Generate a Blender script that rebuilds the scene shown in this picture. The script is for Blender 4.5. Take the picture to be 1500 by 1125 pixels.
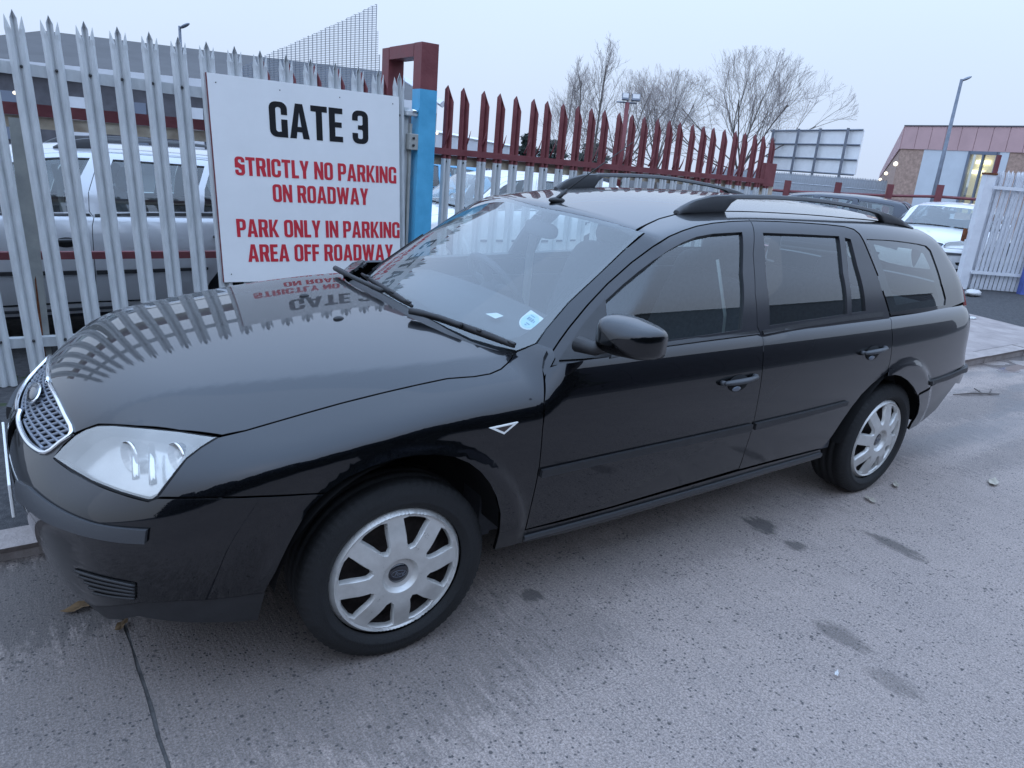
import bpy, bmesh, math, random
import numpy as np
from mathutils import Vector, Matrix, geometry
R_ = math.radians
scene = bpy.context.scene
C = scene.collection
for o in list(bpy.data.objects): bpy.data.objects.remove(o)

# ------------------------------------------------------------------ camera
CAM = np.array([0.92836, 2.62800, 1.55190]); YAW, PITCH, ROLL = R_(-126.3157), R_(17.1634), R_(4.7518); FPX = 1065.486
def cam_rows():
    cy, sy, cp, sp = math.cos(YAW), math.sin(YAW), math.cos(PITCH), math.sin(PITCH)
    d = np.array([cy*cp, sy*cp, -sp]); r = np.array([sy, -cy, 0.]); u = np.cross(r, d)
    c, s = math.cos(ROLL), math.sin(ROLL)
    return np.array([c*r+s*u, -s*r+c*u, d])
RW = cam_rows()
cd = bpy.data.cameras.new('camera'); cam = bpy.data.objects.new('camera', cd); C.objects.link(cam)
cd.sensor_fit = 'HORIZONTAL'; cd.sensor_width = 36; cd.lens = FPX/1500*36; cd.clip_start = .05; cd.clip_end = 3000
M = Matrix.Identity(4)
for i in range(3):
    M[i][0], M[i][1], M[i][2], M[i][3] = RW[0][i], RW[1][i], -RW[2][i], CAM[i]
cam.matrix_world = M
scene.camera = cam
scene.render.resolution_x, scene.render.resolution_y = 1024, 768

# ------------------------------------------------------------------ sky and light: an overcast winter dusk
SUN_EL, SUN_AZ = R_(48), R_(60)           # azimuth measured from +x towards +y (over the photographer's shoulder)
w = bpy.data.worlds.new('World'); scene.world = w; w.use_nodes = True
nt = w.node_tree; nt.nodes.clear()
out = nt.nodes.new('ShaderNodeOutputWorld'); bg = nt.nodes.new('ShaderNodeBackground'); bg.inputs['Strength'].default_value = .10
sky = nt.nodes.new('ShaderNodeTexSky'); sky.sky_type = 'NISHITA'; sky.sun_disc = False
sky.sun_elevation = SUN_EL; sky.sun_rotation = math.pi/2-SUN_AZ; sky.air_density = 1.5; sky.dust_density = 4.0
tc = nt.nodes.new('ShaderNodeTexCoord'); sep = nt.nodes.new('ShaderNodeSeparateXYZ')
nt.links.new(tc.outputs['Generated'], sep.inputs[0])
ramp = nt.nodes.new('ShaderNodeValToRGB'); nt.links.new(sep.outputs['Z'], ramp.inputs[0])
e = ramp.color_ramp.elements
# overcast dome: about three times brighter overhead than at the horizon, blue with dusk
e[0].position = 0.0; e[0].color = (.222, .262, .335, 1); e[1].position = 1.0; e[1].color = (.46, .66, 1.0, 1)
for ps, cc in ((.17, (.252, .306, .395)), (.35, (.290, .362, .495)), (.65, (.390, .535, .790))): ramp.color_ramp.elements.new(ps).color = (*cc, 1)
m1 = nt.nodes.new('ShaderNodeVectorMath'); m1.operation = 'SCALE'; m1.inputs['Scale'].default_value = 30.0
nt.links.new(ramp.outputs[0], m1.inputs[0])
cl = nt.nodes.new('ShaderNodeTexNoise'); cl.inputs['Scale'].default_value = 1.6; cl.inputs['Detail'].default_value = 3
nt.links.new(tc.outputs['Generated'], cl.inputs['Vector'])
cm = nt.nodes.new('ShaderNodeMapRange'); cm.inputs['To Min'].default_value = .93; cm.inputs['To Max'].default_value = 1.07
nt.links.new(cl.outputs['Fac'], cm.inputs['Value'])
m2 = nt.nodes.new('ShaderNodeVectorMath'); m2.operation = 'SCALE'
nt.links.new(m1.outputs[0], m2.inputs[0]); nt.links.new(cm.outputs[0], m2.inputs['Scale'])
mx = nt.nodes.new('ShaderNodeMix'); mx.data_type = 'RGBA'; mx.inputs[0].default_value = .94
nt.links.new(sky.outputs[0], mx.inputs[6]); nt.links.new(m2.outputs[0], mx.inputs[7])
nt.links.new(mx.outputs[2], bg.inputs[0]); nt.links.new(bg.outputs[0], out.inputs[0])
sl = bpy.data.lights.new('sun', 'SUN'); sl.energy = .5; sl.angle = R_(150); sl.color = (.93, .96, 1.0)
so = bpy.data.objects.new('sun', sl); C.objects.link(so)
sd = Vector((math.cos(SUN_AZ)*math.cos(SUN_EL), math.sin(SUN_AZ)*math.cos(SUN_EL), math.sin(SUN_EL)))
so.rotation_euler = (-sd).to_track_quat('-Z', 'Y').to_euler(); so.location = (5, 9, 12)
scene.view_settings.view_transform = 'Standard'; scene.view_settings.look = 'None'
scene.view_settings.exposure = 0.0; scene.view_settings.gamma = 1; scene.view_settings.use_curve_mapping = False

# ------------------------------------------------------------------ pixels of the photograph (1500 x 1125) to directions
def ray(x, y): return np.array([(x-750)/FPX, -(y-562.5)/FPX, 1.]) @ RW
def on_z(x, y, z=0.):
    d = ray(x, y); return CAM+d*(z-CAM[2])/d[2]
def on_y(x, y, Y):
    d = ray(x, y); return CAM+d*(Y-CAM[1])/d[1]
def at_d(x, y, dist):
    d = ray(x, y); d = d/math.hypot(d[0], d[1]); return CAM+d*dist

# ------------------------------------------------------------------ materials
MT = {}
def material(name, col, rough=.5, metal=0., var=0., vscale=8., bump=0., bscale=60., spec=.5, coat=0., col2=None, rvar=0., emit=None, es=0., detail=6., stretch=None):
    m = bpy.data.materials.new(name); m.use_nodes = True; t = m.node_tree; b = t.nodes['Principled BSDF']
    b.inputs['Base Color'].default_value = (*col, 1); b.inputs['Roughness'].default_value = rough; b.inputs['Metallic'].default_value = metal
    b.inputs['Specular IOR Level'].default_value = spec
    if coat: b.inputs['Coat Weight'].default_value = coat; b.inputs['Coat Roughness'].default_value = .03
    if emit: b.inputs['Emission Color'].default_value = (*emit, 1); b.inputs['Emission Strength'].default_value = es
    tcn = t.nodes.new('ShaderNodeTexCoord'); vec = tcn.outputs['Object']
    if stretch:
        mp = t.nodes.new('ShaderNodeMapping'); mp.inputs['Scale'].default_value = stretch; t.links.new(vec, mp.inputs[0]); vec = mp.outputs[0]
    if var or rvar or col2:
        n = t.nodes.new('ShaderNodeTexNoise'); n.inputs['Scale'].default_value = vscale; n.inputs['Detail'].default_value = detail; n.inputs['Roughness'].default_value = .62
        t.links.new(vec, n.inputs['Vector'])
        if var or col2:
            r = t.nodes.new('ShaderNodeValToRGB'); r.color_ramp.elements[0].position = .32; r.color_ramp.elements[1].position = .68
            c2 = col2 or tuple(min(1, c*(1+var)) for c in col); c1 = col if col2 else tuple(c*(1-var) for c in col)
            r.color_ramp.elements[0].color = (*c1, 1); r.color_ramp.elements[1].color = (*c2, 1)
            t.links.new(n.outputs['Fac'], r.inputs[0]); t.links.new(r.outputs[0], b.inputs['Base Color'])
        if rvar:
            q = t.nodes.new('ShaderNodeMapRange'); q.inputs['From Min'].default_value = .3; q.inputs['From Max'].default_value = .7
            q.inputs['To Min'].default_value = max(0, rough-rvar); q.inputs['To Max'].default_value = min(1, rough+rvar)
            t.links.new(n.outputs['Fac'], q.inputs['Value']); t.links.new(q.outputs[0], b.inputs['Roughness'])
    if bump:
        n2 = t.nodes.new('ShaderNodeTexNoise'); n2.inputs['Scale'].default_value = bscale; n2.inputs['Detail'].default_value = 5
        t.links.new(vec, n2.inputs['Vector'])
        bp = t.nodes.new('ShaderNodeBump'); bp.inputs['Strength'].default_value = bump; bp.inputs['Distance'].default_value = .01
        t.links.new(n2.outputs['Fac'], bp.inputs['Height']); t.links.new(bp.outputs[0], b.inputs['Normal'])
    MT[name] = m; return m
def glass(name, tint, haze=0., mirror=1.15, hazecol=(.8, .82, .85)):
    "a thin pane: Fresnel mirror over tinted see-through"
    m = bpy.data.materials.new(name); m.use_nodes = True; t = m.node_tree; t.nodes.clear()
    o = t.nodes.new('ShaderNodeOutputMaterial'); mixn = t.nodes.new('ShaderNodeMixShader'); pass
    tr = t.nodes.new('ShaderNodeBsdfTransparent'); tr.inputs[0].default_value = (*tint, 1); g = t.nodes.new('ShaderNodeBsdfGlossy'); g.inputs['Roughness'].default_value = .0
    geo = t.nodes.new('ShaderNodeNewGeometry'); dt = t.nodes.new('ShaderNodeVectorMath'); dt.operation = 'DOT_PRODUCT'; t.links.new(geo.outputs['Incoming'], dt.inputs[0]); t.links.new(geo.outputs['Normal'], dt.inputs[1])
    def mt(op, a, b=None, cl=False):
        q = t.nodes.new('ShaderNodeMath'); q.operation = op; q.use_clamp = cl
        for k, s in enumerate((a, b)):
            if s is None: continue
            if isinstance(s, (int, float)): q.inputs[k].default_value = s
            else: t.links.new(s, q.inputs[k])
        return q.outputs[0]
    g5 = mt('POWER', mt('SUBTRACT', 1.0, mt('ABSOLUTE', dt.outputs['Value']), True), 5.0); one = mt('ADD', mt('MULTIPLY', g5, .95), .045)
    both = mt('DIVIDE', mt('MULTIPLY', one, 2.0), mt('ADD', one, 1.0), True)          # two faces of a pane
    t.links.new(mt('MULTIPLY', both, mirror, True), mixn.inputs[0])
    src = tr.outputs[0]
    if haze:
        df = t.nodes.new('ShaderNodeBsdfDiffuse'); df.inputs[0].default_value = (*hazecol, 1); mh = t.nodes.new('ShaderNodeMixShader'); mh.inputs[0].default_value = haze
        if haze > .2:
            nz = t.nodes.new('ShaderNodeTexNoise'); nz.inputs['Scale'].default_value = 7; tcn = t.nodes.new('ShaderNodeTexCoord'); t.links.new(tcn.outputs['Object'], nz.inputs['Vector'])
            mr = t.nodes.new('ShaderNodeMapRange'); mr.inputs['From Min'].default_value = .35; mr.inputs['From Max'].default_value = .65
            mr.inputs['To Min'].default_value = haze*.88; mr.inputs['To Max'].default_value = haze*1.12; t.links.new(nz.outputs['Fac'], mr.inputs['Value']); t.links.new(mr.outputs[0], mh.inputs[0])
        t.links.new(src, mh.inputs[1]); t.links.new(df.outputs[0], mh.inputs[2]); src = mh.outputs[0]
    t.links.new(src, mixn.inputs[1]); t.links.new(g.outputs[0], mixn.inputs[2]); t.links.new(mixn.outputs[0], o.inputs[0])
    MT[name] = m; return m
def paint(name, col, metal=.0, rough=.28, dirt=.0):
    m = material(name, col, rough, metal, coat=1.0, spec=.0); m.node_tree.nodes['Principled BSDF'].inputs['Coat IOR'].default_value = 1.56; t = m.node_tree; b = t.nodes['Principled BSDF']
    n = t.nodes.new('ShaderNodeTexNoise'); n.inputs['Scale'].default_value = 3.2; n.inputs['Detail'].default_value = 7; n.inputs['Roughness'].default_value = .7
    tcn = t.nodes.new('ShaderNodeTexCoord'); t.links.new(tcn.outputs['Object'], n.inputs['Vector'])
    q = t.nodes.new('ShaderNodeMapRange'); q.inputs['From Min'].default_value = .35; q.inputs['From Max'].default_value = .75; q.inputs['To Min'].default_value = .004; q.inputs['To Max'].default_value = .03
    t.links.new(n.outputs['Fac'], q.inputs['Value']); t.links.new(q.outputs[0], b.inputs['Coat Roughness'])
    if dirt:      # road film thrown up on the lower panels: thick at the sill, gone by the belt line
        sp = t.nodes.new('ShaderNodeSeparateXYZ'); t.links.new(tcn.outputs['Object'], sp.inputs[0])
        g = t.nodes.new('ShaderNodeMapRange'); g.inputs['From Min'].default_value = .62; g.inputs['From Max'].default_value = .22; g.inputs['To Min'].default_value = 0; g.inputs['To Max'].default_value = dirt
        t.links.new(sp.outputs['Z'], g.inputs['Value'])
        mu = t.nodes.new('ShaderNodeMath'); mu.operation = 'MULTIPLY'; t.links.new(g.outputs[0], mu.inputs[0]); t.links.new(n.outputs['Fac'], mu.inputs[1])
        mxn = t.nodes.new('ShaderNodeMix'); mxn.data_type = 'RGBA'; mxn.inputs[6].default_value = (*col, 1); mxn.inputs[7].default_value = (.10, .095, .09, 1)
        t.links.new(mu.outputs[0], mxn.inputs[0]); t.links.new(mxn.outputs[2], b.inputs['Base Color'])
        iv = t.nodes.new('ShaderNodeMath'); iv.operation = 'SUBTRACT'; iv.inputs[0].default_value = 1.0; t.links.new(mu.outputs[0], iv.inputs[1]); t.links.new(iv.outputs[0], b.inputs['Coat Weight'])
    return m

# ------------------------------------------------------------------ objects
def tag(o, label=None, cat=None, group=None, kind=None):
    if label: o['label'] = label
    if cat: o['category'] = cat
    if group: o['group'] = group
    if kind: o['kind'] = kind
    return o
def empty(name, loc=(0, 0, 0), rz=0., **k):
    o = bpy.data.objects.new(name, None); C.objects.link(o); o.location = loc; o.rotation_euler = (0, 0, rz); o.empty_display_size = .1
    return tag(o, **k)
def link(name, me, mat=None, parent=None, **k):
    o = bpy.data.objects.new(name, me); C.objects.link(o)
    if mat is not None and len(me.materials) == 0:
        for q in (mat if isinstance(mat, (list, tuple)) else [mat]): me.materials.append(MT[q] if isinstance(q, str) else q)
    if parent is not None: o.parent = parent
    return tag(o, **k)
def mesh(name, V, Fc, smooth=False):
    me = bpy.data.meshes.new(name); me.from_pydata([tuple(map(float, v)) for v in V], [], [tuple(map(int, f)) for f in Fc]); me.update()
    if smooth: me.polygons.foreach_set('use_smooth', [True]*len(me.polygons))
    return me
class MB:
    "collects boxes, tubes and polygons into ONE mesh"
    def __init__(s): s.V = []; s.F = []; s.M = []; s.mi = 0
    def add(s, V, Fc):
        n = len(s.V); s.V += [tuple(v) for v in V]; s.F += [tuple(i+n for i in f) for f in Fc]; s.M += [s.mi]*len(Fc); return s
    def box(s, c, d, rz=0., rot=None, bev=0.):
        c = Vector(c); hx, hy, hz = d[0]/2, d[1]/2, d[2]/2
        bm = bmesh.new(); bmesh.ops.create_cube(bm, size=1.0)
        for v in bm.verts: v.co = Vector((v.co.x*2*hx, v.co.y*2*hy, v.co.z*2*hz))
        if bev: bmesh.ops.bevel(bm, geom=list(bm.edges), offset=bev, segments=2, affect='EDGES', profile=.5)
        Q = rot or Matrix.Rotation(rz, 3, 'Z'); bm.verts.index_update()
        s.add([tuple(Q @ v.co+c) for v in bm.verts], [[v.index for v in f.verts] for f in bm.faces]); bm.free(); return s
    def tube(s, P, r, n=8, cap=True, flat=None):
        P = [Vector(p) for p in P]; k = len(P); rr = r if isinstance(r, (list, tuple)) else [r]*k; V = []; Fc = []
        up = Vector((0, 0, 1)); prev = None
        for i, p in enumerate(P):
            t = (P[min(i+1, k-1)]-P[max(i-1, 0)])
            if t.length < 1e-9: t = Vector((0, 0, 1))
            t.normalize()
            if prev is None:
                a = t.cross(up)
                if a.length < .05: a = t.cross(Vector((1, 0, 0)))
            else: a = prev-t*prev.dot(t)
            a.normalize(); prev = a; b = t.cross(a)
            for j in range(n):
                th = 2*math.pi*j/n; V.append(p+(a*math.cos(th)+b*math.sin(th)*(flat or 1))*rr[i])
        for i in range(k-1):
            for j in range(n): Fc.append((i*n+j, i*n+(j+1) % n, (i+1)*n+(j+1) % n, (i+1)*n+j))
        if cap: Fc.append(tuple(range(n))[::-1]); Fc.append(tuple((k-1)*n+j for j in range(n)))
        return s.add(V, Fc)
    def prism(s, poly, z0, z1):
        n = len(poly); V = [(x, y, z0) for x, y in poly]+[(x, y, z1) for x, y in poly]
        return s.add(V, [tuple(range(n))[::-1], tuple(range(n, 2*n))]+[(i, (i+1) % n, n+(i+1) % n, n+i) for i in range(n)])
    def mesh(s, name, smooth=False, auto=None):
        me = mesh(name, s.V, s.F, smooth)
        if any(s.M): me.polygons.foreach_set('material_index', s.M)
        if auto is not None:
            me.polygons.foreach_set('use_smooth', [True]*len(me.polygons))
            bm = bmesh.new(); bm.from_mesh(me)
            for ed in bm.edges:
                if len(ed.link_faces) != 2 or ed.calc_face_angle(0) > auto: ed.smooth = False
            bm.to_mesh(me); bm.free()
        return me
    def build(s, name, mat, parent=None, smooth=False, auto=None, **k): return link(name, s.mesh(name, smooth, auto), mat, parent, **k)
def clone_tree(o, parent=None):
    c = o.copy(); C.objects.link(c); c.parent = parent
    for ch in list(o.children): clone_tree(ch, c)
    return c
def inpoly(P, poly):
    P = np.asarray(P); poly = np.asarray(poly); x, y = P[:, 0], P[:, 1]; r = np.zeros(len(P), bool); j = len(poly)-1
    for i in range(len(poly)):
        xi, yi = poly[i]; xj, yj = poly[j]
        c = (yi > y) != (yj > y)
        with np.errstate(divide='ignore', invalid='ignore'): r ^= c & (x < (xj-xi)*(y-yi)/(yj-yi)+xi)
        j = i
    return r
def cdt(loops, pts=()):
    "triangulates loops (closed 2-D polylines) plus loose points; returns verts and triangles of the hull"
    V = []; E = []
    for L in loops:
        n = len(V); V += [Vector((float(a), float(b))) for a, b in L]; E += [(n+i, n+(i+1) % len(L)) for i in range(len(L))]
    V += [Vector((float(a), float(b))) for a, b in pts]
    r = geometry.delaunay_2d_cdt(V, E, [], 0, 1e-6)
    return np.array([tuple(v) for v in r[0]]), [tuple(f) for f in r[2]]
def border(tris):
    "directed border edges of a triangle list"
    s = {}
    for f in tris:
        for a, b in ((f[0], f[1]), (f[1], f[2]), (f[2], f[0])):
            if (b, a) in s: del s[(b, a)]
            else: s[(a, b)] = 1
    return list(s)
def flat_fill(adds, subs=()):
    "2-D union of polygons minus others, as triangles"
    V, T = cdt(list(adds)+list(subs)); T = np.array(T); c = V[T].mean(1); k = np.zeros(len(T), bool)
    for a in adds: k |= inpoly(c, a)
    for a in subs: k &= ~inpoly(c, a)
    T = T[k]
    ar = np.cross(V[T[:, 1]]-V[T[:, 0]], V[T[:, 2]]-V[T[:, 0]]); T = [tuple(t if q > 0 else t[::-1]) for t, q in zip(T, ar)]
    return V, T
def ellipsoid(c, r, rot=None, nu=20, nv=12, pw=1.0):
    V = []; Fc = []; Q = rot or Matrix.Identity(3)
    sg = lambda a: math.copysign(abs(a)**pw, a)
    for i in range(nv+1):
        ph = math.pi*i/nv-math.pi/2
        for j in range(nu):
            th = 2*math.pi*j/nu; v = Vector((r[0]*sg(math.cos(ph))*sg(math.cos(th)), r[1]*sg(math.cos(ph))*sg(math.sin(th)), r[2]*sg(math.sin(ph)))); V.append(tuple(Q @ v+Vector(c)))
    for i in range(nv):
        for j in range(nu): Fc.append((i*nu+j, i*nu+(j+1) % nu, (i+1)*nu+(j+1) % nu, (i+1)*nu+j))
    return V, Fc
def lathe_y(prof, seg=96, fr=None):
    "profile [(y, r)] turned round the y axis"
    V = []; Fc = []; k = len(prof)
    for s in range(seg):
        th = 2*math.pi*s/seg
        for i, (y, r) in enumerate(prof):
            rr = r+(fr(s, i) if fr else 0); V.append((rr*math.cos(th), y, rr*math.sin(th)))
    for s in range(seg):
        for i in range(k-1): a = s*k+i; b = ((s+1) % seg)*k+i; Fc.append((a, a+1, b+1, b))
    return V, Fc

# paints and trims
paint('black_paint', (.0062, .0070, .0100), 1., .36)
material('black_plastic', (.018, .018, .020), .52, bump=.15, bscale=400, var=.2, vscale=20)
material('satin_trim', (.022, .022, .026), .30, var=.15, vscale=10)
material('grey_plastic', (.045, .047, .052), .45, bump=.1, bscale=300)
material('rubber', (.010, .010, .011), .78, var=.35, vscale=14, bump=.25, bscale=150, rvar=.1)
material('chrome', (.80, .82, .84), .08, 1.)
material('wheel_silver', (.50, .49, .47), .34, .45, var=.14, vscale=26, bump=.05, bscale=240, rvar=.08, col2=(.60, .59, .57))
material('rusty_steel', (.035, .026, .024), .8, .2, var=.5, vscale=20, bump=.3, bscale=90)
material('dark_cavity', (.006, .006, .007), .9)
material('interior', (.045, .048, .056), .85, var=.2, vscale=30, bump=.1, bscale=300)
material('seat_cloth', (.055, .062, .075), .95, var=.25, vscale=60, bump=.25, bscale=500)
material('headliner', (.36, .36, .37), .9)
material('belt_webbing', (.45, .46, .46), .7)
material('badge_blue', (.004, .006, .013), .2, coat=1.)
material('badge_silver', (.62, .64, .67), .2, 1.)
material('badge_grey', (.20, .22, .26), .35, .6)
material('reflector', (.78, .79, .80), .16, .9, var=.06, vscale=30)
material('lamp_bowl', (.62, .61, .58), .20, .75, var=.06, vscale=20)
material('indicator_orange', (.75, .30, .16), .4)
material('tail_red', (.25, .01, .012), .12, coat=1.)
material('plate_white', (.80, .80, .78), .4)
material('paper_white', (.72, .76, .76), .6)
material('paper_blue', (.42, .66, .72), .6)
material('print_blue', (.06, .22, .34), .6)
material('repeater_white', (.72, .70, .66), .25)
glass('car_glass', (.70, .78, .77), haze=.02, hazecol=(.5, .55, .55))
glass('screen_glass', (.84, .92, .92), haze=.14, hazecol=(.60, .66, .68))
glass('lamp_lens', (.95, .95, .95), haze=.24, hazecol=(.95, .93, .87))
glass('tinted_glass', (.20, .24, .24))


# ------------------------------------------------------------------ the estate car: one smooth body form, cut into its panels
class Spl:
    "natural cubic spline, linear beyond its ends"
    def __init__(s,pts):
        p=sorted(pts); x=np.array([a[0] for a in p],float); y=np.array([a[1] for a in p],float)
        n=len(x); A=np.zeros((n,n)); b=np.zeros(n); A[0,0]=A[-1,-1]=1; h=np.diff(x)
        for i in range(1,n-1):
            A[i,i-1]=h[i-1]; A[i,i]=2*(h[i-1]+h[i]); A[i,i+1]=h[i]
            b[i]=6*((y[i+1]-y[i])/h[i]-(y[i]-y[i-1])/h[i-1])
        s.x,s.y,s.m,s.h=x,y,np.linalg.solve(A,b),h
        s.d0=(y[1]-y[0])/h[0]-h[0]*s.m[1]/6; s.d1=(y[-1]-y[-2])/h[-1]+h[-1]*s.m[-2]/6
    def __call__(s,t):
        t=np.asarray(t,float); c=np.clip(t,s.x[0],s.x[-1])
        i=np.clip(np.searchsorted(s.x,c)-1,0,len(s.h)-1); h=s.h[i]; a=(s.x[i+1]-c)/h; b=1-a
        r=a*s.y[i]+b*s.y[i+1]+((a**3-a)*s.m[i]+(b**3-b)*s.m[i+1])*h*h/6
        return r+np.where(t<s.x[0],(t-s.x[0])*s.d0,0)+np.where(t>s.x[-1],(t-s.x[-1])*s.d1,0)
def smax(a,b,r):
    h=np.maximum(r-np.abs(a-b),0)/r
    return np.maximum(a,b)+h*h*h*r/6
def sstep(a,b,x):
    t=np.clip((x-a)/(b-a),0,1); return t*t*t*(t*(6*t-15)+10)
HUBX=(0.,-2.754); HUBZ=.307
Szp=Spl([(.15,.815),(.25,.855),(.35,.880),(.47,.897),(.6,.9045),(.72,.900),(.82,.888),(.90,.869),(.97,.846),(1.05,.815)])
Sx=Spl([(.95,-.20),(.6,-.062),(.3,-.018),(-.1,0.),(-.8,.002),(-1.6,.004),(-2.4,.0),(-3.0,-.016),(-3.5,-.05),(-3.85,-.10)])
def S(x,z):
    s=Szp(z)+Sx(x)
    for hx,am in ((HUBX[0],.014),(HUBX[1],.014)):
        r=np.sqrt((x-hx)**2+(z-HUBZ)**2)
        s=s+am*(1-sstep(.408,.468,r))*sstep(.25,.45,z+.0*x)
    return s
Hc=Spl([(.90,.700),(.80,.766),(.62,.841),(.35,.892),(.05,.928),(-.25,.954),(-.55,.968),(-.9,.98)])
def H(x,y):
    y=np.abs(y)
    z=Hc(x)-.095*y*y
    yc=.34+.18*sstep(.75,-.4,x)
    z=z-.03*np.maximum(y-yc,0)**2 
    cr=y-(.615-.187*x-.167*x*x)                      # the pressed crease running back from the grille
    z=z-.135*(cr+np.sqrt(cr*cr+.00004))*.5
    k=sstep(-.42,-.62,x)   # behind the windscreen base: the belt
    return z*(1-k)+k*.983
Nz=Spl([(.12,.80),(.22,.875),(.35,.925),(.50,.952),(.60,.942),(.68,.910),(.76,.863),(.85,.772)])
def N(y,z):
    y=np.abs(y)
    return Nz(z)-.14*y*y-.45*y**4-.10*sstep(.50,.76,z)*(1-np.exp(-(y/.36)**2))*(1-.75*sstep(.42,.80,y))
Tz=Spl([(.2,-3.66),(.35,-3.78),(.5,-3.845),(.6,-3.85),(.66,-3.80),(.9,-3.76),(1.0,-3.72)])
def Tl(y,z): return Tz(z)+.10*y*y+.20*y**4
def lower(P):
    x,y,z=P[...,0],np.abs(P[...,1]),P[...,2]
    a=smax(y-S(x,z),(z-H(x,y))*.97,.13-.055*sstep(-.5,.1,x))
    a=smax(a,(x-N(y,z))*.93,.18)
    return smax(a,(Tl(y,z)-x)*.95,.18)
Gz=Spl([(.90,.853),(.98,.826),(1.10,.779),(1.22,.705),(1.34,.622),(1.45,.54)])
Gx=Spl([(-.3,-.05),(-.7,-.022),(-1.1,-.009),(-1.6,0),(-2.3,-.004),(-3.0,-.028),(-3.5,-.07)])
Rc=Spl([(-.8,1.318),(-1.1,1.356),(-1.5,1.408),(-2.1,1.432),(-2.7,1.428),(-3.1,1.405),(-3.5,1.36)])
def Rf(x,y): return Rc(x)-.15*y*y
WS0=np.array([-.44,0,.955]); WS1=np.array([-1.10,0,1.374])
_t=(WS1-WS0)/np.linalg.norm(WS1-WS0); WSN=np.array([-_t[2],0,_t[0]])*-1
def cabin(P):
    x,y,z=P[...,0],np.abs(P[...,1]),P[...,2]
    a=smax(y-(Gz(z)+Gx(x)),(z-Rf(x,y))*.98,.10)
    s=(P-WS0)@_t
    w=(P-WS0)@WSN+.185*y*y+.10*y**4-.05*s*(.78-s)*1.0
    a=smax(a,w,.022)
    tail=(TG(z)+.10*y*y+.15*y**4-x)*.9
    return smax(a,tail,.14)
TG=Spl([(.9,-3.74),(1.0,-3.71),(1.15,-3.62),(1.3,-3.49),(1.4,-3.39),(1.5,-3.28)])
def F(P):
    return np.minimum(lower(P),cabin(P))
def grad(P,f=F,e=1.5e-3):
    g=np.stack([f(P+np.eye(3)[k]*e)-f(P-np.eye(3)[k]*e) for k in range(3)],-1)
    return g/np.linalg.norm(g,axis=-1,keepdims=True)
def hit(o,d,f=F,t0=0.,t1=8.,n=900):
    "first root of f along each ray o+t d"
    o=np.atleast_2d(o);d=np.atleast_2d(d)
    ts=np.linspace(t0,t1,n); P=o[:,None]+ts[None,:,None]*d[:,None]
    v=f(P); neg=v<0; k=neg.argmax(1); ok=neg.any(1); k=np.maximum(k,1)
    a=ts[k-1].copy();b=ts[k].copy()
    for _ in range(34):
        m=(a+b)/2; s=f(o+m[:,None]*d)<0
        b=np.where(s,m,b);a=np.where(s,a,m)
    r=o+((a+b)/2)[:,None]*d; r[~ok]=np.nan
    return r,v.min(1)

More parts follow.
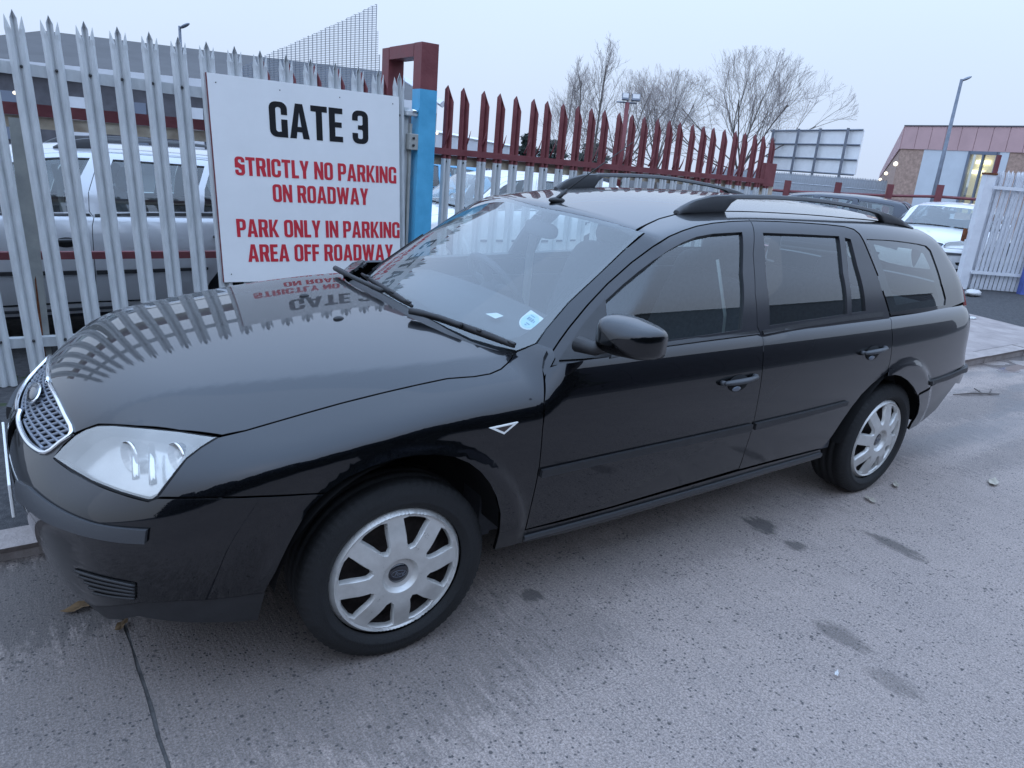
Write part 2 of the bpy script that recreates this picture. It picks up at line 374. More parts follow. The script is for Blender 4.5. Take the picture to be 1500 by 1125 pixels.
# ------------------------------------------------------------------ ground, road, pavement
def road_material():
    m = bpy.data.materials.new('road_concrete'); m.use_nodes = True; t = m.node_tree; L = t.links; b = t.nodes['Principled BSDF']
    N = lambda k: t.nodes.new(k)
    tc_ = N('ShaderNodeTexCoord'); vec = tc_.outputs['Object']
    def noise(scale, det=6, rough=.6, v=None, st=None):
        n = N('ShaderNodeTexNoise'); n.inputs['Scale'].default_value = scale; n.inputs['Detail'].default_value = det; n.inputs['Roughness'].default_value = rough
        src = v or vec
        if st: mp = N('ShaderNodeMapping'); mp.inputs['Scale'].default_value = st; L.new(src, mp.inputs[0]); src = mp.outputs[0]
        L.new(src, n.inputs['Vector']); return n.outputs['Fac']
    def rng(v, a, b_, c=0., d=1.):
        q = N('ShaderNodeMapRange'); q.inputs['From Min'].default_value = a; q.inputs['From Max'].default_value = b_; q.inputs['To Min'].default_value = c; q.inputs['To Max'].default_value = d; L.new(v, q.inputs['Value']); return q.outputs[0]
    def mul(a, b_):
        q = N('ShaderNodeMath'); q.operation = 'MULTIPLY'
        for i, s in enumerate((a, b_)):
            if isinstance(s, (int, float)): q.inputs[i].default_value = s
            else: L.new(s, q.inputs[i])
        return q.outputs[0]
    def mix(f, a, b_):
        q = N('ShaderNodeMix'); q.data_type = 'RGBA'; 
        if isinstance(f, float): q.inputs[0].default_value = f
        else: L.new(f, q.inputs[0])
        for i, s in ((6, a), (7, b_)):
            if isinstance(s, tuple): q.inputs[i].default_value = (*s, 1)
            else: L.new(s, q.inputs[i])
        return q.outputs[2]
    col = mix(rng(noise(.7, 9, .72), .28, .74), (.205, .166, .148), (.36, .29, .252))
    col = mix(mul(rng(noise(2.2, 10, .78), .44, .66), .62), col, (.165, .138, .13))               # grime patches
    col = mix(mul(rng(noise(160, 3, .75), .42, .58), .70), col, (.52, .44, .40))
    col = mix(mul(rng(noise(95, 4, .8), .50, .66), .75), col, (.10, .086, .082))                    # dark fines                   # sand fines
    col = mix(mul(rng(noise(1.0, 5, .7, None, (120, 6, 1)), .44, .62), .42), col, (.20, .175, .165))   # brushed finish across the road
    vo = N('ShaderNodeTexVoronoi'); vo.inputs['Scale'].default_value = 52; L.new(vec, vo.inputs['Vector'])
    dots = mul(rng(vo.outputs['Distance'], .26, .14), rng(noise(7, 4), .38, .52)); col = mix(mul(dots, .85), col, (.055, .055, .06))   # pitted aggregate
    vo2 = N('ShaderNodeTexVoronoi'); vo2.inputs['Scale'].default_value = 21; L.new(vec, vo2.inputs['Vector'])
    d2 = mul(rng(vo2.outputs['Distance'], .17, .09), rng(noise(5, 2), .47, .55)); col = mix(mul(d2, .85), col, (.05, .048, .048))
    # oil and water stains and darker ground beside the car, each with a ragged outline
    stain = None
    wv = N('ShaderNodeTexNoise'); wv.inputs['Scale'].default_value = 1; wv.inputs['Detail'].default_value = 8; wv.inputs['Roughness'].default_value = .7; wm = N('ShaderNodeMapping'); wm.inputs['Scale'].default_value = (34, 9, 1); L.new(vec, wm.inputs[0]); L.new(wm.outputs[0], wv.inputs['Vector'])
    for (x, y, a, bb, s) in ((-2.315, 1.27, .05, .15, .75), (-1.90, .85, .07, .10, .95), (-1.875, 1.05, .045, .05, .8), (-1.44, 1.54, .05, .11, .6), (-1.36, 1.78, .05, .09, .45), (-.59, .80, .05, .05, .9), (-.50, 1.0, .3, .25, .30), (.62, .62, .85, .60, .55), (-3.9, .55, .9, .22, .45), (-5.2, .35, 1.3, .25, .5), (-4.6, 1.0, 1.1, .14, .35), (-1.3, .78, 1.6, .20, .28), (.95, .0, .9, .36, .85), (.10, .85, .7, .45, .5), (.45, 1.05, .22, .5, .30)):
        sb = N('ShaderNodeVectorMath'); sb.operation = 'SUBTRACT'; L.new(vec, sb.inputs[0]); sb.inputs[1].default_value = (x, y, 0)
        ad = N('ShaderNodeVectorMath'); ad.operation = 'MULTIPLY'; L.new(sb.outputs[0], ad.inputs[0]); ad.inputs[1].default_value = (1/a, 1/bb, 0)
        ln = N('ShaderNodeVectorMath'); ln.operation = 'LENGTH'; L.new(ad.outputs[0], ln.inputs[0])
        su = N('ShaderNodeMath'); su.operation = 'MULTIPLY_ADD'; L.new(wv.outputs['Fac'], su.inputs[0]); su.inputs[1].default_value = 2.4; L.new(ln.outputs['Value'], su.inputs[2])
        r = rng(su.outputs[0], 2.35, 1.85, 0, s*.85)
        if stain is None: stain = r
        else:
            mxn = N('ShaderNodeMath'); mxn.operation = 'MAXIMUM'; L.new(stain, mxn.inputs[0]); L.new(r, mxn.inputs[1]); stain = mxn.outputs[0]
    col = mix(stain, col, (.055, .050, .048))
    # damp streaks towards the far gutter
    damp = mul(rng(noise(1.0, 5, .6, None, (.55, 2.6, 1)), .50, .60), 1.0)
    sx = N('ShaderNodeSeparateXYZ'); L.new(vec, sx.inputs[0])
    zone = mul(rng(sx.outputs['X'], -2.9, -4.6), rng(sx.outputs['Y'], 1.5, .6)); dm = mul(damp, zone); col = mix(mul(dm, .6), col, (.095, .09, .09))
    pud = mul(rng(sx.outputs['X'], -6.6, -6.9), mul(rng(sx.outputs['Y'], .06, -.02), rng(noise(1.4, 3), .42, .5))); col = mix(mul(pud, .5), col, (.08, .08, .085))
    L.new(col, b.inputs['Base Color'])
    ro = N('ShaderNodeMath'); ro.operation = 'SUBTRACT'; ro.inputs[0].default_value = .86; L.new(mul(dm, .38), ro.inputs[1])
    ro2 = N('ShaderNodeMath'); ro2.operation = 'SUBTRACT'; L.new(ro.outputs[0], ro2.inputs[0]); L.new(mul(pud, .80), ro2.inputs[1]); ro2.use_clamp = True; L.new(ro2.outputs[0], b.inputs['Roughness'])
    b.inputs['Specular IOR Level'].default_value = .35
    h1 = noise(1.0, 3, .6, None, (95, 5, 1)); h2 = noise(120, 4, .7)
    hh = N('ShaderNodeMath'); hh.operation = 'ADD'; L.new(mul(h1, .5), hh.inputs[0]); L.new(h2, hh.inputs[1])
    h3 = N('ShaderNodeMath'); h3.operation = 'SUBTRACT'; L.new(hh.outputs[0], h3.inputs[0]); L.new(mul(dots, .6), h3.inputs[1])
    bp = N('ShaderNodeBump'); bp.inputs['Distance'].default_value = .004; L.new(rng(pud, 0, 1, .8, 0.), bp.inputs['Strength']); L.new(h3.outputs[0], bp.inputs['Height']); L.new(bp.outputs[0], b.inputs['Normal'])
    MT['road_concrete'] = m
road_material()
material('asphalt', (.040, .040, .043), .88, var=.35, vscale=30, bump=.8, bscale=170, spec=.3, col2=(.085, .083, .085))
material('earth', (.10, .095, .09), .95, var=.3, vscale=3)
material('joint_filler', (.085, .08, .078), .95, var=.4, vscale=20, bump=.5)
material('kerb_concrete', (.24, .205, .19), .9, var=.35, vscale=9, bump=.5, bscale=70, col2=(.36, .31, .29))
material('crossing_concrete', (.23, .195, .185), .9, var=.3, vscale=4, bump=.5, bscale=90, col2=(.36, .31, .29))
material('moss', (.030, .042, .018), .95, var=.5, vscale=25, bump=.8, bscale=80)
material('galvanised', (.50, .52, .53), .48, .12, var=.2, vscale=9, bump=.12, bscale=70, rvar=.12, col2=(.62, .64, .65), stretch=(3, 3, .7))
material('galvanised_old', (.30, .31, .30), .65, .15, var=.3, vscale=7, bump=.2, bscale=60, col2=(.42, .42, .39))
material('maroon_paint', (.145, .032, .038), .55, var=.35, vscale=9, bump=.15, bscale=60, rvar=.12, col2=(.205, .055, .060))
material('cream_peeling', (.74, .66, .52), .75, var=.3, vscale=5, col2=(.36, .27, .20), bump=.3, bscale=30)
material('blue_paint', (.070, .34, .56), .5, var=.3, vscale=7, bump=.12, bscale=40, rvar=.15, col2=(.095, .43, .68))
material('rust', (.17, .06, .025), .9, var=.5, vscale=30, bump=.4, bscale=80)
material('sign_white', (.85, .85, .85), .42, var=.03, vscale=4)
material('sign_red', (.60, .032, .050), .45)
material('sign_black', (.010, .010, .013), .4)
material('dark_bolt', (.03, .03, .032), .6)
material('white_paint', (.66, .67, .71), .6, var=.16, vscale=7, bump=.1, bscale=40, col2=(.78, .79, .82))
material('blue_violet_paint', (.10, .14, .42), .6, var=.2)
material('plastic_bag', (.55, .54, .53), .45, bump=.5, bscale=30)
material('dead_leaf', (.14, .085, .04), .9, var=.4, vscale=40)
material('pale_leaf', (.36, .32, .26), .9, var=.3, vscale=40)
def sheet(name, poly, z, mat, parent=None, **k):
    V = [(x, y, z(x, y) if callable(z) else z) for x, y in poly]; return link(name, mesh(name, V, [tuple(range(len(V)))]), mat, parent, **k)
def gridsheet(name, xs, ys, zf, mat, parent=None, **k):
    V = [(x, y, zf(x, y)) for y in ys for x in xs]; n = len(xs); Fc = [(j*n+i, j*n+i+1, (j+1)*n+i+1, (j+1)*n+i) for j in range(len(ys)-1) for i in range(n-1)]
    return link(name, mesh(name, V, Fc, True), mat, parent, **k)
sheet('ground', [(-1500, -1500), (1500, -1500), (1500, 1500), (-1500, 1500)], -.06, 'earth', kind='structure')
road = sheet('road', [(-140, -.315), (80, -.315), (80, 11), (-140, 11)], -.005, 'joint_filler', kind='structure')
xe = [.70+7.6*k for k in range(-9, 4)]
for i in range(len(xe)-1):
    for (y0, y1) in ((-.30, 3.9), (3.91, 8.1)):
        mb = MB(); random.seed(i*7+int(y0*10)); a, b_ = xe[i]+.003, xe[i+1]-.003
        n = 40; edge = lambda x, s: [(x+s*max(0, random.gauss(.0, .0035)), y0+(y1-y0)*j/n, 0.) for j in range(n+1)]
        L0 = edge(a, 1); L1 = edge(b_, -1); poly = L0+L1[::-1]
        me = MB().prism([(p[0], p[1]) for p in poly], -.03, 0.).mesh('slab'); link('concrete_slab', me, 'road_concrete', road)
# pavement: tarmac with a slight fall to the kerb, and the yard behind the fence at one level with it
def pz(x, y): return .064+.051*float(sstep(-.42, -2.1, np.array(y)))
pav = gridsheet('pavement', [-140, -60, -20, -9.5, -7, -4, -2, 0, 2, 5, 20, 80], [-.425, -.8, -1.2, -1.6, -2.1, -4, -10, -160][::-1], pz, 'asphalt', kind='structure')
n = 0
kb = MB().add([(0, -.30, -.03), (.9, -.30, -.03), (0, -.297, .030), (.9, -.297, .030), (0, -.268, .064), (.9, -.268, .064), (0, -.42, .066), (.9, -.42, .066), (0, -.42, -.03), (.9, -.42, -.03)], [(0, 1, 3, 2), (2, 3, 5, 4), (4, 5, 7, 6), (6, 7, 9, 8), (0, 2, 4, 6, 8), (1, 9, 7, 5, 3)]).mesh('kerb_stone'); kb.materials.append(MT['kerb_concrete'])
for i in range(-26, 8):
    o = link('kerb_stone', kb, None, pav); o.location = (i*.912+.35, random.uniform(-.003, .003), random.uniform(-.004, .003)+(.018 if i < -6 else 0)); o.rotation_euler = (0, 0, random.uniform(-.003, .003))
cr = gridsheet('concrete_crossing', [-9.35, -8.4, -7.2, -6.1, -4.9], [-1.75, -1.3, -.9, -.428], lambda x, y: pz(x, y)+.006+(.012 if y > -.5 else 0), 'crossing_concrete', pav)
# mossy dirt along the foot of the fence
random.seed(5); V = []; Fc = []
for i in range(900):
    x = random.uniform(-5.6, 1.6); y = -2.1+random.gauss(0, .10); r = random.uniform(.012, .04); h = random.uniform(.004, .025); n0 = len(V); z = pz(x, y)
    for j in range(5): a = 2*math.pi*j/5+random.random(); V.append((x+r*math.cos(a), y+r*math.sin(a), z-.004))
    V.append((x, y, z+h)); Fc += [(n0+j, n0+(j+1) % 5, n0+5) for j in range(5)]
link('moss_tufts', mesh('moss', V, Fc, True), 'moss', label='moss and dirt gathered along the foot of the palisade fence', cat='moss', kind='stuff')

# ------------------------------------------------------------------ palisade fences
LEAN = .0452                                      # the gate leaf has sagged: every pale leans a little along the fence
def lean(me, z0):
    for v in me.vertices: v.co.x += (v.co.z-z0)*LEAN
def pale_mesh(h, kind, wk=.92):
    "a W-section pale: triple-pointed for the gate, single raked point for the fence"
    px = [-.043, -.031, -.017, 0, .017, .031, .043]; py = [0, .020, .020, -.003, .020, .020, 0]; V = []; Fc = []; px = [a*wk for a in px]
    if kind == 'triple':
        zs = [0, h-.115]
        for z in zs: V += [(a, b_, z) for a, b_ in zip(px, py)]
        for j in range(6): Fc.append((j, j+1, 7+j+1, 7+j))
        b0 = 7
        def tip(i0, i1, dz, dx, dy, sh=.45):
            base = list(range(b0+i0, b0+i1+1)); n0 = len(V)
            for i in range(i0, i1+1): V.append((px[i]+dx*sh, py[i]+dy*sh, h-.115+dz*sh))
            for i in range(i1-i0): Fc.append((base[i], base[i+1], n0+i+1, n0+i))
            V.append(((px[i0]+px[i1])/2+dx*1.4, (py[i0]+py[i1])/2+dy, h-.115+dz)); Fc.extend((n0+i, n0+i+1, len(V)-1) for i in range(i1-i0))
        tip(0, 2, .088, -.006, .006, .30); tip(2, 4, .115, 0, .0, .66); tip(4, 6, .088, .006, .006, .30)
    else:
        zs = [0, h-.40]; 
        for z in zs: V += [(a, b_, z) for a, b_ in zip(px, py)]
        for j in range(6): Fc.append((j, j+1, 7+j+1, 7+j))
        n0 = len(V); V += [(a*.95, b_, h-.072+a*1.25) for a, b_ in zip(px, py)]
        for j in range(6): Fc.append((7+j, 7+j+1, n0+j+1, n0+j))
        V.append((.021, .010, h)); k = len(V)-1
        for j in range(6): Fc.append((n0+j, n0+j+1, k))
    me = mesh('pale', V, Fc); bm = bmesh.new(); bm.from_mesh(me)
    bmesh.ops.solidify(bm, geom=bm.faces[:], thickness=.0028); bm.to_mesh(me); bm.free()
    return me
FY = -2.1
gate = empty('palisade_gate', (0, FY, .115), label='galvanised palisade gate leaf with triple-pointed pales carrying the white sign', cat='gate')
pm = pale_mesh(1.945, 'triple'); pm.materials.append(MT['galvanised']); lean(pm, 0)
bolt = MB(); bolt.add(*ellipsoid((0, 0, 0), (.008, .006, .008), None, 8, 6)); bolt_me = bolt.mesh('bolt', True); bolt_me.materials.append(MT['dark_bolt'])
random.seed(3)
for k in range(-5, 15):
    zt = 2.062-.0022*k; xb = .713-.1512*k-1.945*LEAN
    o = link('pale', pm, None, gate); o.location = (xb, 0, (zt-.115)-1.945); o.rotation_euler = (0, random.gauss(0, .002), random.gauss(0, .03))
    for zz in (1.685, .255):
        q = link('bolt', bolt_me, None, gate); q.location = (xb+zz*LEAN, .012, zz-.0022*k)
def lbar(x0, x1, z, h, y=-.024, t=.006, mat='galvanised', parent=gate, name='rail', dz=.0):
    mb = MB(); V = []
    for x, zz in ((x0, z), (x1, z-dz)): V += [(x, y, zz-h/2), (x, y, zz+h/2), (x, y-.05, zz+h/2), (x, y-.05, zz+h/2-t), (x, y-t, zz+h/2-t), (x, y-t, zz-h/2)]
    Fc = [tuple(range(6)), tuple(range(11, 5, -1))]+[(i, (i+1) % 6, 6+(i+1) % 6, 6+i)[::-1] for i in range(6)]
    return mb.add(V, Fc).build(name, mat, parent)
lbar(1.55, -1.45, 1.69, .058, dz=.055); lbar(1.55, -1.45, .246, .055, dz=.03)
stile = MB().box((-1.468, -.03, .85), (.05, .05, 1.72)).build('stile', 'galvanised', gate)
stile2 = MB().box((-1.502, .005, .80), (.016, .03, 1.62)).build('cover_strip', 'galvanised_old', gate)
MB().box((-1.50, .012, 1.675), (.085, .05, .035), bev=.006).build('latch_bar', 'galvanised', gate)
MB().tube([(-1.50, .035, 1.69), (-1.545, .035, 1.69)], .012, 8).build('latch_pin', 'chrome', gate, True)
lk = MB().box((-1.515, .02, 1.492), (.075, .07, .105), bev=.004).build('lock_box', 'galvanised_old', gate)
for dz in (.025, -.022): MB().tube([(-1.505, .05, 1.492+dz), (-1.505, .062, 1.492+dz)], .009, 8).build('keyhole', 'dark_bolt', lk, True)
gp = empty('fence_post', (.742, -2.205, .1), label='weathered galvanised post with a rust streak behind the gate pales', cat='post')
MB().box((0, 0, .72), (.075, .05, 1.46)).build('shaft', 'galvanised_old', gp)
rp = MB(); 
V = [(-.002, .0275, .62), (.004, .0275, .60), (.010, .0275, .35), (.016, .0275, .05), (.008, .0275, .0), (-.012, .0275, .0), (-.006, .0275, .25)]; rp.add(V, [tuple(range(7))]); rp.build('rust_streak', 'rust', gp)
# maroon frame behind the gate leaf
fr_ = empty('rail_fence', (0, -2.30, .1), label='maroon rail frame running behind the galvanised gate leaf', cat='fence')
MB().box((-.05, 0, 1.497), (3.3, .05, .062)).build('rail', 'maroon_paint', fr_); MB().box((-.05, -.012, 1.433), (3.3, .03, .064)).build('rail_underside', 'cream_peeling', fr_)
MB().box((-.05, 0, .715), (3.3, .045, .042)).build('rail', 'maroon_paint', fr_)
sm = pale_mesh(1.94, 'single', .84)
def two_tone(me, z):
    bm = bmesh.new(); bm.from_mesh(me); bmesh.ops.bisect_plane(bm, geom=bm.verts[:]+bm.edges[:]+bm.faces[:], plane_co=(0, 0, z), plane_no=(0, 0, 1)); bm.to_mesh(me); bm.free()
    me.materials.append(MT['galvanised']); me.materials.append(MT['maroon_paint'])
    for p in me.polygons: p.material_index = 1 if p.center.z > z else 0
mm_ = pale_mesh(1.92, 'single', .74); mm_.materials.append(MT['maroon_paint'])
for x in (-.585, -.74, -.905, -1.065, -1.225, -1.385): o = link('pale', mm_, None, fr_); o.location = (x, .03, .0); o.rotation_euler = (0, random.gauss(0, .004), 0)
for x in (1.5, -1.6): MB().box((x, -.01, .7), (.09, .06, 1.4)).build('upright', 'maroon_paint', fr_)
# the gate post: maroon steel portal with a blue-painted front
gt = empty('gate_post', (-1.60, FY, .1), label='tall square gate post painted maroon above and blue below beside the sign', cat='post')
MB().box((-.006, 0, 1.995), (.128, .11, .29)).build('head', 'maroon_paint', gt); MB().box((-.006, 0, .925), (.130, .112, 1.85)).build('shaft', 'blue_paint', gt)
MB().box((-.004, -.245, 2.097), (.125, .37, .082)).build('top_beam', 'maroon_paint', gt); MB().box((0, -.49, 1.07), (.12, .11, 2.13)).build('rear_leg', 'maroon_paint', gt)
mb = MB(); random.seed(9)
# fence to the right, maroon above its rail
fc = empty('palisade_fence', (0, FY, .1), label='palisade fence with maroon spiked tops and galvanised lower pales behind the car', cat='fence')
two_tone(sm, 1.455)
barb = MB().tube([(.020, .012, 1.545), (.034, .026, 1.60), (.046, .034, 1.66)], [.008, .006, .0012], 5).mesh('barb', True); barb.materials.append(MT['maroon_paint'])
for k in range(26):
    x = -1.778-.1480*k; zt = 2.0-.0018*k
    o = link('pale', sm, None, fc); o.location = (x-.012, 0, zt-.1-1.94); o.rotation_euler = (0, random.gauss(0, .005), random.gauss(0, .04))
    if k < 25: b2 = link('barb', barb, None, fc); b2.location = (x-.012, 0, zt-.1-1.94); b2.scale = (-1, 1, 1); b2.rotation_euler = (0, random.gauss(0, .02), random.gauss(0, .1))
    q = link('bolt', bolt_me, None, fc); q.location = (x-.012, .013, 1.395-.0012*k)
lbar(-1.68, -5.55, 1.464, .044, y=.026, mat='maroon_paint', parent=fc, dz=.03, t=.012); lbar(-1.68, -5.55, 1.405, .07, y=-.026, mat='cream_peeling', parent=fc, name='rail_back', dz=.03); lbar(-1.68, -5.55, .28, .05, parent=fc)
MB().box((-5.52, -.02, .69), (.15, .06, 1.44)).build('end_post', 'cream_peeling', fc); MB().box((-5.49, .0, 1.50), (.17, .05, .22)).build('end_block', 'maroon_paint', fc)

# ------------------------------------------------------------------ the sign, with its lettering as cut shapes
def rr(x0, y0, x1, y1, r, cs='abcd'):
    P = []
    for c_, cx_, cy_, a0 in (('a', x0+r, y0+r, 180), ('b', x1-r, y0+r, 270), ('c', x1-r, y1-r, 0), ('d', x0+r, y1-r, 90)):
        if c_ in cs:
            for i in range(6): a = R_(a0+90*i/5); P.append((cx_+r*math.cos(a), cy_+r*math.sin(a)))
        else: P.append({'a': (x0, y0), 'b': (x1, y0), 'c': (x1, y1), 'd': (x0, y1)}[c_])
    return np.array(P)
def bx(x0, y0, x1, y1): return np.array([(x0, y0), (x1, y0), (x1, y1), (x0, y1)], float)
A_ = np.array
GL = {
 'O': (5.0, [rr(0, 0, 5, 10, 1.9)], [rr(1.75, 1.5, 3.25, 8.5, .7)]),
 'D': (5.0, [rr(0, 0, 5, 10, 1.9, 'bc')], [rr(1.75, 1.6, 3.2, 8.4, .6, 'bc')]),
 'C': (5.0, [rr(0, 0, 5, 10, 1.9)], [rr(1.75, 1.5, 3.25, 8.5, .7), bx(3.0, 3.75, 5.5, 6.2)]),
 'G': (5.0, [rr(0, 0, 5, 10, 1.9), bx(2.6, 0, 5, 5.1)], [rr(1.75, 1.5, 3.25, 8.5, .7), bx(3.0, 5.1, 5.5, 6.4), bx(2.4, 1.6, 3.25, 3.7)]),
 'S': (5.0, [rr(0, 0, 5, 10, 1.9)], [A_([(1.75, 7.1), (3.3, 5.9), (5.4, 5.9), (5.4, 7.0), (3.25, 7.0), (3.25, 8.2), (2.9, 8.5), (2.1, 8.5), (1.75, 8.2)]), A_([(3.25, 2.9), (1.7, 4.1), (-.4, 4.1), (-.4, 3.0), (1.75, 3.0), (1.75, 1.8), (2.1, 1.5), (2.9, 1.5), (3.25, 1.8)])]),
 '3': (5.0, [rr(0, 0, 5, 10, 1.9)], [A_([(1.75, 5.6), (2.9, 5.6), (3.25, 5.9), (3.25, 8.2), (2.9, 8.5), (2.1, 8.5), (1.75, 8.2), (1.75, 6.9), (-.4, 6.9), (-.4, 5.6)]), A_([(1.75, 4.3), (2.9, 4.3), (3.25, 4.0), (3.25, 1.8), (2.9, 1.5), (2.1, 1.5), (1.75, 1.8), (1.75, 3.2), (-.4, 3.2), (-.4, 4.3)]), bx(-.4, 4.2, 1.75, 5.7)]),
 'P': (4.9, [bx(0, 0, 1.8, 10), rr(0, 3.7, 4.9, 10, 1.8, 'bc')], [rr(1.8, 5.2, 3.15, 8.5, .5, 'bc')]),
 'R': (5.1, [bx(0, 0, 1.8, 10), rr(0, 4.2, 5.0, 10, 1.7, 'bc'), A_([(2.0, 5.0), (3.3, 0), (5.2, 0), (4.3, 5.2)])], [rr(1.8, 5.6, 3.2, 8.5, .5, 'bc')]),
 'A': (5.6, [A_([(0, 0), (1.75, 10), (3.85, 10), (5.6, 0), (3.75, 0), (3.5, 1.9), (2.1, 1.9), (1.85, 0)])], [A_([(2.25, 3.4), (3.35, 3.4), (2.8, 7.6)])]),
 'T': (4.8, [bx(0, 8.3, 4.8, 10), bx(1.5, 0, 3.3, 9)], []),
 'E': (4.1, [bx(0, 0, 1.8, 10), bx(0, 0, 4.1, 1.65), bx(0, 8.35, 4.1, 10), bx(0, 4.3, 3.8, 5.85)], []),
 'F': (4.0, [bx(0, 0, 1.8, 10), bx(0, 8.35, 4.0, 10), bx(0, 4.2, 3.7, 5.75)], []),
 'L': (3.9, [bx(0, 0, 1.8, 10), bx(0, 0, 3.9, 1.65)], []),
 'I': (1.8, [bx(0, 0, 1.8, 10)], []),
 'N': (5.2, [bx(0, 0, 1.6, 10), bx(3.6, 0, 5.2, 10), A_([(0, 10), (1.7, 10), (5.2, 0), (3.5, 0)])], []),
 'K': (5.3, [bx(0, 0, 1.8, 10), A_([(1.5, 4.2), (3.5, 10), (5.2, 10), (3.1, 5.2), (5.4, 0), (3.5, 0), (2.2, 3.4)])], []),
 'Y': (5.2, [A_([(0, 10), (1.8, 10), (2.6, 6.6), (3.4, 10), (5.2, 10), (3.5, 4.0), (3.5, 0), (1.7, 0), (1.7, 4.0)])], []),
 'W': (7.6, [A_([(0, 10), (1.7, 10), (2.3, 4.4), (3.0, 10), (4.6, 10), (5.3, 4.4), (5.9, 10), (7.6, 10), (6.2, 0), (4.5, 0), (3.8, 5.2), (3.1, 0), (1.4, 0)])], []),
}
def lettering(text, height, width):
    "returns verts (x right, y up from the baseline, centred) and triangles"
    V = []; T = []; x = 0
    for ch in text:
        if ch == ' ': x += 2.4; continue
        w_, ad, sb = GL[ch]; v, t = flat_fill(ad, sb); n0 = len(V); V += [(a+x, b_) for a, b_ in v]; T += [tuple(i+n0 for i in q) for q in t]; x += w_+.55
    x -= .55; sx = width/x; sy = height/10
    return [((a-x/2)*sx, b_*sy) for a, b_ in V], T
sign = empty('gate_sign', (-.846, FY+.03, .675), label='white square board reading GATE 3 with red parking rules, bolted to the gate', cat='sign')
bd = MB().box((0, 0, .604), (1.212, .006, 1.208)).mesh('board'); lean(bd, .0); link('board', bd, 'sign_white', sign)
ed = MB().box((0.6085, -.004, .604), (.006, .012, 1.208)).mesh('board_edge'); lean(ed, 0); link('board_edge', ed, 'maroon_paint', sign)
for text, cx_, z0, h, wd, mat in (('GATE 3', .058, .890, .204, .645, 'sign_black'), ('STRICTLY NO PARKING', .046, .650, .109, 1.07, 'sign_red'), ('ON ROADWAY', .050, .500, .108, .643, 'sign_red'), ('PARK ONLY IN PARKING', .048, .281, .110, 1.11, 'sign_red'), ('AREA OFF ROADWAY', .050, .126, .110, 1.0, 'sign_red')):
    v, t = lettering(text, h, wd); me = mesh('lettering', [(-a-cx_, .0046, b_+z0) for a, b_ in v], [q[::-1] for q in t]); lean(me, 0); link('lettering', me, mat, sign)
for x in (.56, -.56, .19, -.19):
    for z in (1.16, .05):
        if abs(x) > .5 or z > 1: q = link('screw', bolt_me, None, sign); q.location = (x+z*LEAN, .004, z); q.scale = (.45, .5, .45)
RHO = 0.03982                                    # the car leans to the road: its far wheels stand on the pavement
PIV = np.array([0, .77, 0.])
def w2car(X):
    X = np.asarray(X)-PIV; c, s = math.cos(RHO), math.sin(RHO)
    return np.stack([X[..., 0], c*X[..., 1]-s*X[..., 2], s*X[..., 1]+c*X[..., 2]], -1)+PIV
CO = w2car(CAM)
def crays(px):
    px = np.atleast_2d(np.array(px, float))
    d = np.stack([(px[:, 0]-750)/FPX, -(px[:, 1]-562.5)/FPX, np.ones(len(px))], 1) @ RW
    d = w2car(CAM+d)-CO; d /= np.linalg.norm(d, axis=1, keepdims=True)
    return np.tile(CO, (len(d), 1)), d
def c_y(x, y, Y):
    o, d = crays([(x, y)]); return (o+d*(Y-o[:, 1:2])/d[:, 1:2])[0]
def c_x(x, y, X):
    o, d = crays([(x, y)]); return (o+d*(X-o[:, 0:1])/d[:, 0:1])[0]
def on_body(px, f, off=0.):
    o, d = crays(px); r, _ = hit(o, d, f, .8, 6., 700)
    if off: r = r+grad(r, f)*off
    return r
def catmull(P, k=6, closed=False):
    P = np.asarray(P, float); n = len(P); out = []
    for i in range(n if closed else n-1):
        if closed: a, b, c, d = P[(i-1) % n], P[i], P[(i+1) % n], P[(i+2) % n]
        else: a, b, c, d = P[max(i-1, 0)], P[i], P[i+1], P[min(i+2, n-1)]
        for j in range(k):
            t = j/k; out.append(.5*((2*b)+(-a+c)*t+(2*a-5*b+4*c-d)*t*t+(-a+3*b-3*c+d)*t**3))
    if not closed: out.append(P[-1])
    return np.array(out)
def snap(P, n, f, rng=.5):
    "move points along n onto the surface, coming from outside"
    P = np.atleast_2d(P); o = P+np.asarray(n)*rng; r, _ = hit(o, np.tile(-np.asarray(n, float), (len(P), 1)), f, 0., 2*rng, 240); return r
def resample(P, step):
    out = []
    for i in range(len(P)):
        a, b = P[i], P[(i+1) % len(P)]; k = max(1, int(np.linalg.norm(b-a)/step))
        out += [a+(b-a)*j/k for j in range(k)]
    return np.array(out)
def outline3(items, n, f):
    "outline items: (x,y) photo pixels hit the surface, (x,y,z) car metres are snapped along n"
    out = []
    for it in items:
        p = on_body([it], f)[0] if len(it) == 2 else snap([it], n, f)[0]
        if not np.isnan(p).any(): out.append(p)
    return np.array(out)
def clip_half(P, n, f):
    out = []
    for i in range(len(P)):
        a, b = P[i], P[(i+1) % len(P)]
        if a[1] >= 0: out.append(a)
        if (a[1] >= 0) != (b[1] >= 0):
            t = a[1]/(a[1]-b[1]); m = a+(b-a)*t; m[1] = 0; nn = np.array(n, float); nn[1] = 0; nn /= np.linalg.norm(nn); out.append(snap([m], nn, f)[0])
    return np.array(out)
def inset2(Q, d):
    A = 0
    for i in range(len(Q)):
        x0, y0 = Q[i]; x1, y1 = Q[(i+1) % len(Q)]; A += x0*y1-x1*y0
    s = 1 if A > 0 else -1; e = np.roll(Q, -1, 0)-Q; L = np.linalg.norm(e, axis=1, keepdims=True); L[L < 1e-9] = 1; e = e/L
    nr = np.stack([-e[:, 1], e[:, 0]], 1)*s; m = nr+np.roll(nr, 1, 0); k = np.linalg.norm(m, axis=1, keepdims=True); k[k < .3] = .3
    return Q+m/k*d
